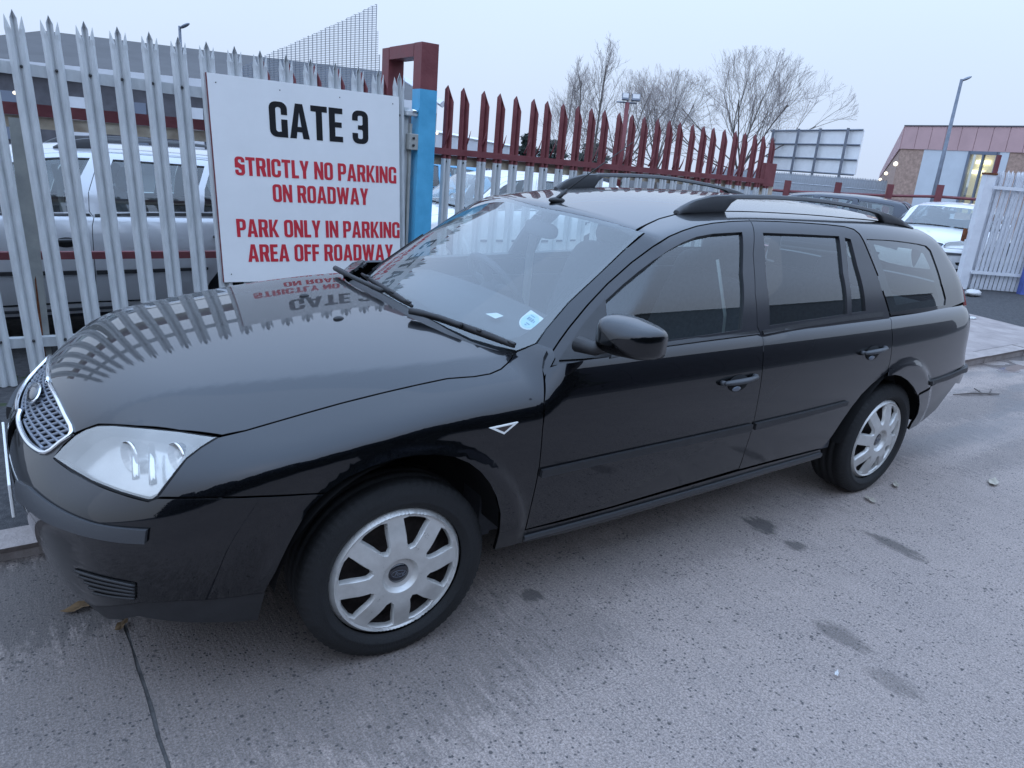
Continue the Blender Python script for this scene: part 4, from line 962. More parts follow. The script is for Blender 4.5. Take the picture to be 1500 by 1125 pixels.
    # ---- cowl and wipers
    cw = panel('cowl', [(742, 512), (722, 509), (690, 500), (656, 487), (625, 473), (598, 460), (560, 438), (530, 420), (500, 402), (545, 404), (590, 430), (620, 449), (656, 469), (690, 486), (725, 499), (742, 506)], (.35, 0, .94), F, 'black_plastic', car, half=True, off=-.036, gap=0, step=.03)
    def wiper(pts, blade):
        a = on_body(pts, F, .028); b = on_body(blade, F, .02)
        root = MB().tube([tuple(q) for q in catmull(a, 4)], [.013]*3+[.010]*(len(catmull(a, 4))-3), 8).build('wiper_arm', 'black_plastic', vv, True)
        mb = MB(); bl = catmull(b, 5); mb.tube([tuple(q) for q in bl], [.004+.005*math.sin(math.pi*i/(len(bl)-1)) for i in range(len(bl))], 6, flat=1.6)
        for i in (2, len(bl)//2, len(bl)-3):
            mb.box(tuple(bl[i]+np.array([.002, 0, .008])), (.012, .035, .008))
        mb.build('wiper_blade', 'black_plastic', root, True)
        return root
    wiper([(600, 466), (640, 475), (675, 488)], [(602, 464), (650, 477), (700, 494), (740, 508), (755, 514)])
    wiper([(492, 402), (520, 417), (560, 436)], [(530, 408), (560, 428), (585, 444), (604, 456)])
    # ---- roof rails
    def rail():
        top = [(991, 308), (1002, 300), (1018, 292), (1044, 285.5), (1088, 284.5), (1132, 285.5), (1176, 288), (1210, 292), (1242, 297.5), (1266, 302.5), (1286, 308), (1304, 314), (1319, 321), (1334, 333)]
        bpx = [(995, 311.5), (1030, 309.5), (1061, 309), (1176, 314), (1240, 319.5), (1295, 325), (1334, 333.5)]; bh = on_body(bpx, cabin)
        y_px = lambda a: float(np.interp(a, [q[0] for q in bpx], bh[:, 1]))
        tp = np.array([c_y(a, b_, y_px(a)) for a, b_ in top]); zt_of = lambda x: np.interp(-x, -tp[:, 0], tp[:, 2]); y_of = lambda x: float(np.interp(-x, -tp[:, 0], tp[:, 1]))
        xo0, xo1 = c_y(1060, 306, y_px(1060))[0], c_y(1291, 322, y_px(1291))[0]
        mb = MB(); n = 60; V = []; Fc = []; m = 10
        for i in range(n+1):
            x = tp[0][0]+(tp[-1][0]-tp[0][0])*i/n; yc = y_of(x); f = snap([(x, yc, 1.3)], (0, 0, 1), cabin)[0]; zt = max(float(zt_of(x)), f[2]+.006)
            zl = zt-.021 if xo1 < x < xo0 else f[2]-.006
            if xo1 < x < xo0:      # the bar thickens into its feet
                k = max(0, 1-(xo0-x)/.05, 1-(x-xo1)/.09); zl = zl*(1-k*k)+(f[2]-.006)*k*k
            for j in range(m):
                a = 2*math.pi*j/m+math.pi/m; yy = math.copysign(abs(math.cos(a))**.6, math.cos(a))*.019; zz = math.copysign(abs(math.sin(a))**.6, math.sin(a))
                V.append((x, yc+yy*(.75 if zz > 0 else 1), (zt+zl)/2+(zt-zl)/2*zz))
        for i in range(n):
            for j in range(m): Fc.append((i*m+j, i*m+(j+1) % m, (i+1)*m+(j+1) % m, (i+1)*m+j))
        Fc += [tuple(range(m))[::-1], tuple(n*m+j for j in range(m))]
        mb.add(V, [f[::-1] for f in Fc]); return mb.build('roof_rail', 'grey_plastic', car, auto=R_(50))
    rl = rail(); mirrored(rl)
    # aerial
    ab = on_body([(810, 296)], cabin)[0]; o_, d_ = crays([(938, 195)]); 
    tip = (o_+d_*((ab[0]-.62-o_[:, 0:1])/d_[:, 0:1]))[0]
    tip[1] = 0
    mb = MB(); mb.add(*ellipsoid(ab+np.array([-.02, 0, .008]), (.045, .016, .014))); mb.tube([tuple(ab+np.array([-.01, 0, .005])), tuple(ab+np.array([-.07, 0, .055]))], [.013, .007], 8)
    ae = mb.build('aerial_base', 'black_plastic', roof, True)
    a0 = ab+np.array([-.07, 0, .055]); tipd = Vector((-.84, 0, .54)).normalized(); MB().tube([tuple(a0), tuple(Vector(a0)+tipd*.42)], [.0032, .0016], 6).build('aerial_mast', 'black_plastic', ae, True)
    # ---- wheels
    def tyre_mesh():
        prof = [(-.100, .228), (-.106, .250), (-.104, .275), (-.092, .297), (-.083, .303), (-.080, .3055), (-.045, .307), (-.042, .3), (-.036, .3), (-.033, .307), (-.004, .3075), (-.001, .3), (.005, .3), (.008, .3075), (.033, .307), (.036, .3), (.042, .3), (.045, .307), (.080, .3055), (.083, .303), (.092, .297), (.1025, .277), (.1055, .262), (.1045, .252), (.1065, .248), (.105, .243), (.097, .230), (.088, .221)]
        def fr(s, i):
            y = abs(prof[i][0]); return -.0035 if (s % 3 == 0 and .05 < y < .098 and prof[i][1] > .28) else 0
        return lathe_y(prof, 216, fr)
    tv, tf = tyre_mesh(); tyre_me = mesh('tyre', tv, [f[::-1] for f in tf], True); tyre_me.materials.append(MT['rubber'])
    # wheel cover: dished disc, eight wide spokes, raised rim
    RC = .2205
    def zprof(r): return .030-.020*sstep(.10, .215, r)-.018*(1-sstep(.046, .062, r))
    wins = []
    for kk in range(8):
        a = R_(22.5+45*kk); hw = .0262; pts = []
        def sidept(r, sgn):     # parallel-sided spokes leave wedge windows
            off = math.asin(min(.95, hw/r)); return (r*math.cos(a+sgn*(R_(22.5)-off)), r*math.sin(a+sgn*(R_(22.5)-off)))
        for r in np.linspace(.102, .190, 6): pts.append(sidept(r, -1))
        for t in np.linspace(-1, 1, 6)[1:-1]:
            r = .195; off = R_(22.5)-math.asin(hw/r); pts.append((r*math.cos(a+t*off), r*math.sin(a+t*off)))
        for r in np.linspace(.190, .102, 6): pts.append(sidept(r, 1))
        pts.append((.092*math.cos(a), .092*math.sin(a)))
        wins.append(np.array(pts))
    circ = lambda r, n: np.array([(r*math.cos(2*math.pi*i/n), r*math.sin(2*math.pi*i/n)) for i in range(n)])
    rings = [circ(r, max(16, int(r*400))) for r in (.034, .038, .042, .046, .050, .055, .060, .065, .070, .08, .09)]
    ptsI = []
    for r in (.034, .038, .042, .046, .050, .055, .060, .065, .070, .08, .09, .10, .12, .14, .16, .18, .199, .2035, .206): ptsI += [tuple(q) for q in circ(r, 72 if r <= .09 else max(24, int(r*500)))]
    ptsI = np.array(ptsI); kpt = np.ones(len(ptsI), bool)
    for wn in wins:
        kpt &= ~inpoly(ptsI, inset2(wn, -.0035))
    V2, T = cdt([circ(RC, 120)]+wins, ptsI[kpt]); T = np.array(T); cc = V2[T].mean(1); kk = np.hypot(cc[:, 0], cc[:, 1]) < RC
    for wn in wins: kk &= ~inpoly(cc, wn)
    T = T[kk]; rr = np.hypot(V2[:, 0], V2[:, 1])
    ring = sstep(.2005, .2045, rr)*(1-sstep(.2135, RC, rr))*.0055
    zz = np.array([zprof(q) for q in rr])+ring-.014*sstep(.214, RC, rr)
    V = [(a, z, b) for (a, b), z in zip(V2, zz)]; Fc = [tuple(t) for t in T]
    ar = [np.cross(V2[t[1]]-V2[t[0]], V2[t[2]]-V2[t[0]]) for t in T]; Fc = [f if q < 0 else f[::-1] for f, q in zip(Fc, ar)]
    cover = MB().add(V, Fc)
    be = border(Fc); nb = {}
    nV = len(V); wc = [wn.mean(0) for wn in wins]
    extra = []; ef = []
    for a, b in be:
        ra = rr[a]
        for q in (a, b):
            if q not in nb:
                nb[q] = (nV+len(extra), nV+len(extra)+1); x, y_, z_ = V[q]
                if rr[q] < RC-.002:
                    k2 = min(range(8), key=lambda i: (wc[i][0]-x)**2+(wc[i][1]-z_)**2); sx, sz = (wc[i_] for i_ in (k2,)).__next__()
                    L = math.hypot(sx-x, sz-z_); ux, uz = (sx-x)/L, (sz-z_)/L
                    extra.append((x+ux*.0030, y_-.0035, z_+uz*.0030)); extra.append((x+ux*.0065, y_-.018, z_+uz*.0065))
                else: extra.append((x, y_-.004, z_)); extra.append((x*.98, y_-.02, z_*.98))
        a0, a1 = nb[a]; b0, b1 = nb[b]; ef += [(b, a, a0, b0), (b0, a0, a1, b1)]
    cover.V += extra; cover.F += ef; cover.M += [0]*len(ef)
    cov_me = cover.mesh('wheel_cover', auto=R_(32)); cov_me.materials.append(MT['wheel_silver'])
    V, Fc = lathe_y([(.02, .001), (.02, .03), (-.005, .06), (-.008, .10), (-.004, .14), (-.012, .175), (-.02, .20), (.0, .215), (.004, .225), (-.01, .232), (-.08, .225)], 48); steel_me = mesh('steel_wheel', V, [f[::-1] for f in Fc], True); steel_me.materials.append(MT['rusty_steel'])
    V, Fc = lathe_y([(.024, .0005), (.0238, .02), (.0225, .0325), (.016, .0345)], 40); cap_me = mesh('centre_cap', V, [f[::-1] for f in Fc], True); cap_me.materials.append(MT['badge_blue'])
    ov = MB().tube([(.0245*math.cos(2*math.pi*i/40), .0262-.0008*abs(math.cos(2*math.pi*i/40)), .0115*math.sin(2*math.pi*i/40)) for i in range(41)], .0007, 4, cap=False)
    oval_me = ov.mesh('oval_emblem', True); oval_me.materials.append(MT['badge_grey'])
    cu = bpy.data.curves.new('script', 'FONT'); cu.body = 'Ford'; cu.size = .0165; cu.shear = .35; cu.align_x = 'CENTER'; cu.align_y = 'CENTER'; cu.extrude = .0003; cu.offset = .0002
    co = bpy.data.objects.new('script', cu); C.objects.link(co); dg = bpy.context.evaluated_depsgraph_get(); txt_me = bpy.data.meshes.new_from_object(co.evaluated_get(dg)); bpy.data.objects.remove(co); txt_me.name = 'emblem_script'; txt_me.materials.clear(); txt_me.materials.append(MT['badge_grey'])
    for hx, yc, steer, spin in ((HUBX[0], .757, R_(-2.9), R_(6)), (HUBX[1], .766, 0, R_(-9))):
        for sy in (1, -1):
            t = link('wheel', tyre_me, None, car); t.name = 'wheel'; t.location = (hx, yc*sy, HUBZ); t.rotation_euler = (0, 0, steer+(0 if sy > 0 else math.pi))
            s_ = link('steel_rim', steel_me, None, t); s_.location = (0, .045, 0)
            cv = link('wheel_cover', cov_me, None, t); cv.location = (0, .081, 0); cv.rotation_euler = (0, spin, 0)
            cp = link('centre_cap', cap_me, None, t); cp.location = (0, .0735, 0)
            e1 = link('oval_emblem', oval_me, None, t); e1.location = (0, .0718, 0); e1.rotation_euler = (0, R_(-4), 0)
            tx = link('emblem_script', txt_me, None, t); tx.location = (0, .0983, 0); tx.rotation_euler = (R_(90), R_(4), math.pi)
    # wheel-arch liners
    for hx in HUBX:
        for sy in (1, -1):
            V = []; Fc = []; n = 26
            for i in range(n+1):
                th = R_(2)+R_(176)*i/n; r = .385
                for yy in (.905, .60, .56):
                    q = r if yy > .57 else .05
                    V.append((hx+q*math.cos(th), 0, HUBZ+.03+q*math.sin(th)))
                    S_ = float(S(np.array(V[-1][0]), np.array(max(.2, V[-1][2]))))
                    V[-1] = (V[-1][0], (min(yy, S_-.022))*sy, V[-1][2])
            Fc = [(i*3+j, i*3+j+1, (i+1)*3+j+1, (i+1)*3+j) for i in range(n) for j in range(2)]
            MB().add(V, Fc).build('arch_liner', 'dark_cavity', car, True)
    # ---- inside: floor, firewall, door linings, dashboard, seats, wheel
    mb = MB()
    mb.box((-1.85, 0, .27), (2.9, 1.36, .04)); mb.box((-.40, 0, .56), (.05, 1.42, .60)); mb.box((-3.50, 0, .66), (.04, 1.2, .5)); mb.box((-3.42, 0, .47), (.5, 1.25, .16))
    mb.box((.25, 0, .45), (.9, 1.0, .40)); mb.box((-1.38, 0, .25), (1.75, 1.36, .05)); mb.box((-1.35, 0, .21), (2.3, .8, .06))  # the wide tray below the floor is added to deepen the shadow under the car
    for sy in (1, -1):
        mb.box((-1.55, .785*sy, .58), (1.7, .03, .56)); mb.box((-2.9, .70*sy, .66), (1.3, .03, .50))
    mb.build('cabin_tub', 'interior', car)
    mb = MB(); V = []; n = 24
    for i in range(n+1):
        y = -.62+1.24*i/n; k = 1-(abs(y)/.62)**2
        for x, z in ((-.56-.0*k, .60), (-.56+.08*k, .915+.012*k), (-.72, .940+.02*k), (-.86, .935+.025*k), (-.93, .90+.02*k), (-.90, .60)): V.append((x, y, z-.0))
    mb.add(V, [(i*6+j, i*6+j+1, (i+1)*6+j+1, (i+1)*6+j) for i in range(n) for j in range(5)]); mb.build('dashboard', 'interior', car, True)
    # right-hand steering wheel
    cwh = Vector((-1.10, -.37, .90)); axd = Vector((-.80, 0, .60)).normalized(); a = Vector((0, 1, 0)); b = axd.cross(a)
    mb = MB().tube([cwh+(a*math.cos(2*math.pi*i/32)+b*math.sin(2*math.pi*i/32))*.185 for i in range(33)], .016, 8, cap=False)
    for t in (R_(-10), R_(190), R_(270)): mb.tube([cwh-axd*.02, cwh+(a*math.cos(t)+b*math.sin(t))*.18], [.03, .014], 6)
    mb.tube([cwh-axd*.25, cwh], [.05, .06], 10); mb.build('steering_wheel', 'interior', car, True)
    def rbox(mb, c, d, rot=None, pw=.42): mb.add(*ellipsoid(c, (d[0]/2, d[1]/2, d[2]/2), rot, 24, 14, pw))
    for sy in (1, -1):
        rk = Matrix.Rotation(R_(-20), 3, 'Y'); st = empty('front_seat', (-1.5, .37*sy, .3)); st.parent = car
        mb = MB(); rbox(mb, (.10, 0, .16), (.55, .50, .17)); mb.build('cushion', 'seat_cloth', st, True)
        mb = MB(); rbox(mb, (-.22, 0, .49), (.15, .50, .66), rk); mb.build('backrest', 'seat_cloth', st, True)
        mb = MB(); rbox(mb, (-.36, 0, .885), (.10, .27, .18), rk, .6); hr = mb.build('headrest', 'seat_cloth', st, True)
        for yp in (.06, -.06): MB().tube([(-.33, yp, .76), (-.345, yp, .85)], .006, 6).build('post', 'chrome', hr, True)
        # belt webbing from the B pillar
        mb = MB().tube([(-1.50, .62*sy, 1.22), (-1.53, .69*sy, 1.0), (-1.56, .72*sy, .5)], .022, 4, flat=.12); mb.build('seat_belt', 'belt_webbing', car)
    rs = empty('rear_seat', (-2.45, 0, .3)); rs.parent = car
    mb = MB(); rbox(mb, (.1, 0, .17), (.52, 1.34, .18), None, .3); mb.build('cushion', 'seat_cloth', rs, True)
    mb = MB(); rbox(mb, (-.22, 0, .47), (.15, 1.34, .60), Matrix.Rotation(R_(-20), 3, 'Y'), .3); mb.build('backrest', 'seat_cloth', rs, True)
    for yy in (-.4, .4):
        mb = MB(); rbox(mb, (-.34, yy, .80), (.10, .27, .16), Matrix.Rotation(R_(-20), 3, 'Y'), .6); mb.build('headrest', 'seat_cloth', rs, True)
    mb = MB().box((-3.1, 0, .93), (.75, 1.30, .02)); mb.build('parcel_shelf', 'interior', car)
    panel('headlining', [(-1.2, -.05, 1.38), (-1.25, .42, 1.36), (-2.2, .47, 1.38), (-3.3, .42, 1.35), (-3.35, -.05, 1.36)], (0, 0, 1), cabin, 'headliner', car, half=True, off=-.03, gap=0, flange=0, step=.06)
    # rear-view mirror behind the screen
    mb = MB(); mb.add(*ellipsoid((-1.07, -.02, 1.235), (.022, .115, .036), None, 20, 10, .7)); mb.tube([(-1.07, -.02, 1.26), (-1.10, 0, 1.325)], .012, 8); mb.build('interior_mirror', 'interior', car, True)
    # tax disc stuck inside the screen and a scrap of paper on the dashboard
    T0 = on_body([(776, 469)], cabin, -.006)[0]; nn = Vector(grad(T0[None], cabin)[0]); ax = Vector((0, 1, 0)); ax = (ax-nn*ax.dot(nn)).normalized(); up = nn.cross(ax)
    if up.z < 0: up = -up
    def disc(r, d, sq=False):
        n = 24; V = [Vector(T0)+nn*d+(ax*math.cos(2*math.pi*i/n)+up*math.sin(2*math.pi*i/n))*r for i in range(n)]
        if sq:
            for i in range(n):
                t = 2*math.pi*i/n
                if math.sin(t) > 0: V[i] = Vector(T0)+nn*d+(ax*math.copysign(min(1, abs(math.cos(t))*1.9), math.cos(t))+up*min(1, math.sin(t)*1.5))*r
        return V
    mb = MB().add(disc(.040, 0, True), [tuple(range(24))]); td = mb.build('tax_disc', 'paper_white', vv)
    mb = MB().add(disc(.034, .0012), [tuple(range(24))]); mb.build('disc_print', 'paper_blue', td)
    mb = MB()
    for i, (dx, dz, ww, hh) in enumerate(((-.014, .006, .008, .014), (-.004, .006, .006, .014), (.006, .006, .007, .014), (.016, .005, .004, .010), (-.008, .022, .022, .003), (.004, -.014, .018, .004), (0, -.022, .010, .004))):
        p = Vector(T0)+nn*.0024; q = [p+ax*(dx+sx*ww/2)+up*(dz+sz*hh/2) for sx, sz in ((-1, -1), (1, -1), (1, 1), (-1, 1))]; mb.add(q, [(0, 1, 2, 3)])
    mb.build('disc_lettering', 'print_blue', td)
    sc = snap([(-.62, .34, 1.0)], (0, 0, 1), lambda P: P[..., 2]-.955)[0]; mb = MB().add([(-.60, .30, .958), (-.60, .37, .957), (-.64, .365, .964), (-.645, .31, .962)], [(0, 1, 2, 3)]); mb.build('paper_scrap', 'paper_white', car)
    return car
import time as tm_
_t0=tm_.time()
CAR = build_car()
print('car built', tm_.time()-_t0)

# ------------------------------------------------------------------ other cars in the yard
paint('silver_paint', (.50, .51, .53), .35, .32); paint('white_car_paint', (.74, .74, .74), 0, .35); paint('blue_car_paint', (.10, .30, .48), .2, .3); paint('dark_car_paint', (.03, .035, .05), .1, .3)
SKIP = ('emblem', 'oval', 'tax_disc', 'disc_', 'paper', 'washer', 'lettering', 'aerial', 'lamp_divider', 'reflector', 'indicator', 'recess_glint', 'vent_slat', 'number_plate')
def other_car(name, loc, rz, sc, pt, label, frame=True, rail=True):
    def cp(o, par):
        if any(o.name.startswith(s) for s in SKIP) or (not rail and o.name.startswith('roof_rail')): return
        c_ = o.copy(); C.objects.link(c_); c_.parent = par; c_.name = o.name.split('.')[0]
        if c_.data and len(c_.material_slots):
            m0 = c_.material_slots[0].material
            if m0 == MT['black_paint'] or (frame and o.name.startswith('door_frame')):
                c_.material_slots[0].link = 'OBJECT'; c_.material_slots[0].material = MT[pt]
        for k in ('label', 'category', 'group'):
            if k in c_ and par is not root: pass
        for ch in list(o.children): cp(ch, c_)
    root = empty(name, loc, rz, label=label, cat='car'); root.scale = sc
    for ch in list(CAR.children): cp(ch, root)
    return root
other_car('silver_estate', (1.96, -3.62, .10), 0, (1, 1, .93), 'silver_paint', 'silver car with roof rails seen through the gate pales left of the sign')
other_car('white_hatchback', (-3.12, -5.25, .10), 0, (.84, .95, .92), 'white_car_paint', 'white car parked just behind the fence right of the blue post', rail=False)
other_car('blue_hatchback', (-2.9, -8.1, .10), R_(6), (.84, .95, .95), 'blue_car_paint', 'pale blue car half hidden beyond the white one behind the fence', rail=False)
p = at_d(1384, 318, 15.9); other_car('white_saloon', (p[0]+.75*.92*math.cos(R_(14)), p[1]+.75*.92*math.sin(R_(14)), .10), R_(14), (.92, 1.0, .93), 'white_car_paint', 'white car facing the road behind the open white gate', rail=False)
p = at_d(1200, 300, 16.0); other_car('dark_estate', (p[0]-.6, p[1]-2.2, .06), R_(-68), (.95, .95, .94), 'dark_car_paint', 'dark blue-grey car in front of the far maroon posts', rail=False)

# ------------------------------------------------------------------ open white gate at the right
material('far_palisade', (.42, .45, .49), .6, .2, var=.15, vscale=4)
gx0 = on_z(1411, 424, .1); gx1 = on_z(1489, 430, .1); gdir = Vector(gx1-gx0); gdir.z = 0; glen = gdir.length*1.0; ang = math.atan2(gdir.y, gdir.x)
gw = empty('white_gate', tuple(gx0), ang, label='white palisade gate swung open at the far end of the pavement', cat='gate')
pw_ = pale_mesh(1.86, 'triple'); pw_.materials.append(MT['white_paint'])
for lay in (0, 1):
    nk = int(glen/.075)+1
    for k in range(nk):
        o = link('pale', pw_, None, gw); o.location = (0.06+k*.075+lay*.037, -.05*lay, .03); o.scale = (.70, 1, 1); o.rotation_euler = (0, random.gauss(R_(1), .006), 0)
for z in (1.62, .30): MB().box((glen/2, -.085, z), (glen, .02, .05)).build('rail', 'white_paint', gw)
wp = empty('white_gate_post', tuple(gx0+np.array([.06, -.02, 0])), ang, label='thick white post with rusty hinge at the edge of the open gate', cat='post')
MB().box((0, .02, .90), (.15, .12, 1.80)).build('shaft', 'white_paint', wp); MB().box((0, .02, 1.815), (.17, .14, .03)).build('cap', 'rust', wp); MB().box((.06, .0, 1.95), (.05, .05, .30)).build('stub', 'maroon_paint', wp)
hg = MB(); hg.box((-.05, .10, .86), (.14, .06, .14), bev=.02); hg.tube([(-.10, .11, .76), (-.10, .11, .96)], .03, 8); hg.build('hinge', 'rust', wp)
MB().add(*ellipsoid((-.02, .083, 1.08), (.03, .004, .04), None, 12, 6)).build('blue_spot', 'blue_paint', wp, True)
bp_ = on_z(1491, 432, .1); bq = empty('blue_post', tuple(bp_), ang, label='violet-blue post closing the white gate at the right edge', cat='post'); MB().box((.05, 0, .85), (.10, .10, 1.7)).build('shaft', 'blue_violet_paint', bq)

# ------------------------------------------------------------------ maroon barrier and far palisade
bar_ = empty('maroon_barrier', (0, 0, 0), label='low maroon rail on posts in the far yard below the billboard', cat='fence')
PB = [at_d(x, y, 19.0) for x, y in ((1060, 262), (1154, 270), (1228, 273), (1304, 276), (1377, 277), (1450, 282))]
for q in PB: MB().box((q[0], q[1], q[2]/2+.09), (.14, .14, q[2]), .5).build('post', 'maroon_paint', bar_)
mb = MB()
for i in range(len(PB)-1):
    a, b_ = Vector(PB[i])-Vector((0, 0, .16)), Vector(PB[i+1])-Vector((0, 0, .16)); MB().tube([a, b_], .035, 6).build('rail', 'maroon_paint', bar_)
ff_ = empty('far_palisade_fence', (0, 0, 0), label='long pale grey palisade fence across the far yard', cat='fence')
fm = pale_mesh(1.9, 'triple'); fm.materials.append(MT['far_palisade'])
A0, A1 = at_d(1040, 262, 37), at_d(1470, 275, 33); nP = 118
for i in range(nP):
    t = i/(nP-1); q = A0*(1-t)+A1*t; o = link('pale', fm, None, ff_); o.location = (q[0], q[1], .03+.10*random.random()*.2); o.rotation_euler = (0, 0, math.atan2(A1[1]-A0[1], A1[0]-A0[0])+math.pi); o.scale = (1.35, 1, 1.0)
MB().tube([(A0[0], A0[1], 1.5), (A1[0], A1[1], 1.5)], .035, 4).build('rail', 'far_palisade', ff_)

# ------------------------------------------------------------------ billboard from behind
material('board_back', (.86, .87, .88), .6, var=.06, vscale=2); material('steel_grey', (.17, .19, .23), .5, .3, var=.2)
TL, TR = at_d(1130, 196, 49), at_d(1267, 185, 43.5); zb = 2.15; bb = empty('billboard', (0, 0, 0), label='large billboard seen from behind on grey steel posts', cat='billboard')
d_ = Vector((TR[0]-TL[0], TR[1]-TL[1], 0)); L_ = d_.length; d_.normalize(); nb_ = Vector((-d_.y, d_.x, 0)); nb_ = nb_ if nb_.dot(Vector(CAM)-Vector(TL)) > 0 else -nb_
zt = (TL[2]+TR[2])/2; P_ = lambda s, z, off=0.: Vector((TL[0], TL[1], 0))+d_*s*L_+nb_*off+Vector((0, 0, z))
cols = (0, .06, .36, .60, .88, 1.0)
for i in range(len(cols)-1):
    for j in range(3):
        s0, s1 = cols[i], cols[i+1]; z0, z1 = zb+(zt-zb)*j/3, zb+(zt-zb)*(j+1)/3
        V = [P_(s0, z0), P_(s1, z0), P_(s1, z1-.02), P_(s0, z1-.02)]; V += [v-nb_*.06 for v in V]
        MB().add(V, [(0, 1, 2, 3), (7, 6, 5, 4), (0, 4, 5, 1), (1, 5, 6, 2), (2, 6, 7, 3), (3, 7, 4, 0)]).build('panel', 'board_back', bb)
for s in cols[1:-1]: MB().tube([P_(s, 0, .22), P_(s, zt+.08, .22)], .085, 4).build('post', 'steel_grey', bb)
for j in range(4):
    z = zb+(zt-zb)*j/3; MB().tube([P_(0, z, .07), P_(1, z, .07)], .045, 4).build('rail', 'steel_grey', bb)

# ------------------------------------------------------------------ industrial unit on the right
material('fascia_pink', (.55, .36, .36), .7, var=.08, vscale=1.5); material('brick_red', (.42, .29, .235), .85, var=.25, vscale=14); material('shutter_grey', (.60, .65, .70), .6, var=.05, vscale=3)
material('lit_room', (.9, .85, .6), .5, emit=(1, .88, .62), es=.42); material('lamp_glow', (1, .9, .7), .4, emit=(1, .86, .62), es=2.0); material('tube_light', (1, 1, .9), .4, emit=(1, .95, .75), es=2.2); material('window_frame_grey', (.16, .19, .25), .5); material('lead_roof', (.075, .073, .075), .8, var=.12, vscale=1.2, bump=.2, bscale=6); material('white_render', (.62, .64, .68), .8, var=.06, vscale=2); material('dark_cladding', (.085, .085, .10), .7, var=.25, vscale=2.5)
glass('room_glass', (.8, .82, .8))
K0 = at_d(1327, 185, 24); _d = ray(1620, 187); K1 = at_d(1620, 187, (K0[2]-CAM[2])*math.hypot(_d[0], _d[1])/_d[2]); K2 = at_d(1289, 256, 96)
bd_ = empty('brick_unit', (K0[0], K0[1], .1), label='single-storey brick unit with a pinkish fascia and lit windows at the right', cat='building')
e1 = Vector((K1[0]-K0[0], K1[1]-K0[1], 0)); L1 = e1.length; e1.normalize(); e2 = Vector((K2[0]-K0[0], K2[1]-K0[1], 0)); L2 = e2.length; e2.normalize()
zT, zF = K0[2]-.1, at_d(1322, 218, 24)[2]-.1
def wallq(s0, s1, z0, z1, off, th, along=e1, nrm=None):
    nrm = nrm if nrm is not None else Vector((along.y, -along.x, 0))
    if nrm.dot(Vector(CAM)-Vector(K0)) < 0: nrm = -nrm
    V = [along*s0+nrm*off+Vector((0, 0, z0)), along*s1+nrm*off+Vector((0, 0, z0)), along*s1+nrm*off+Vector((0, 0, z1)), along*s0+nrm*off+Vector((0, 0, z1))]; V += [v-nrm*th for v in V]
    return MB().add(V, [(0, 1, 2, 3), (7, 6, 5, 4), (0, 4, 5, 1), (1, 5, 6, 2), (2, 6, 7, 3), (3, 7, 4, 0)])
def s_at(px, py):      # distance along the front wall for a pixel
    d = ray(px, py); A = np.array([[d[0], -e1.x], [d[1], -e1.y]]); b_ = np.array([K0[0]-CAM[0], K0[1]-CAM[1]]); return float(np.linalg.solve(A, b_)[1])
sb_ = [s_at(x, 230) for x in (1327, 1352, 1420, 1462, 1478)]
nf = 12
for i in range(nf): wallq(L1*i/nf+.006, L1*(i+1)/nf-.006, zF, zT, .03, .3).build('fascia_panel', 'fascia_pink', bd_)
wallq(-.02, L1+.1, zT, zT+.03, .05, .5).build('roof_trim', 'dark_cladding', bd_)
wallq(0, sb_[1], 0, zF, 0, .2).build('brick_wall', 'brick_red', bd_); wallq(sb_[1], sb_[2], 0, zF, .015, .2).build('shutter', 'shutter_grey', bd_)
w0, w1 = sb_[2], sb_[3]
wallq(w0, w1, 0, zF-1.55, 0, .2).build('brick_wall', 'brick_red', bd_); wallq(w0-.03, w0+.03, zF-1.55, zF, .05, .1).build('window_frame', 'window_frame_grey', bd_); wallq(w1-.03, w1+.03, zF-1.55, zF, .05, .1).build('window_frame', 'window_frame_grey', bd_); wallq((w0+w1)/2-.02, (w0+w1)/2+.02, zF-1.55, zF, .04, .08).build('window_frame', 'window_frame_grey', bd_); wallq(w0, w1, zF-.08, zF, .05, .1).build('window_frame', 'window_frame_grey', bd_)
wallq(w0, w1, zF-1.55, zF, -.30, .1).build('lit_room', 'lit_room', bd_); wallq(w0+.05, w1-.05, zF-1.55, zF, -.02, .01).build('pane', 'room_glass', bd_)
for i, (a, b_, zz) in enumerate(((.1, .6, -.30), (.05, .45, -.55))): wallq(w0+(w1-w0)*a, w0+(w1-w0)*b_, zF+zz, zF+zz+.10, -.22, .06).build('tube_light', 'tube_light', bd_)
wallq(sb_[3], sb_[4], 0, zF, .02, .2).build('shutter', 'shutter_grey', bd_); wallq(sb_[4], L1, 0, zF, 0, .2).build('brick_wall', 'brick_red', bd_)
n2 = Vector((e2.y, -e2.x, 0)); n2 = n2 if n2.dot(-e1) > 0 else -n2
def sideq(s0, s1, z0, z1, off, th):
    V = [e2*s0+n2*off+Vector((0, 0, z0)), e2*s1+n2*off+Vector((0, 0, z0)), e2*s1+n2*off+Vector((0, 0, z1)), e2*s0+n2*off+Vector((0, 0, z1))]; V += [v-n2*th for v in V]
    return MB().add(V, [(0, 1, 2, 3), (7, 6, 5, 4), (0, 4, 5, 1), (1, 5, 6, 2), (2, 6, 7, 3), (3, 7, 4, 0)])
sideq(.2, L2, 0, zF, .0, .3).build('brick_wall', 'brick_red', bd_)
sideq(0.02, L2, zF, zT, .04, .3).build('fascia_side', 'fascia_pink', bd_)
wallq(0, L1, zT-.15, zT-.02, -.05, 8).build('roof', 'lead_roof', bd_)
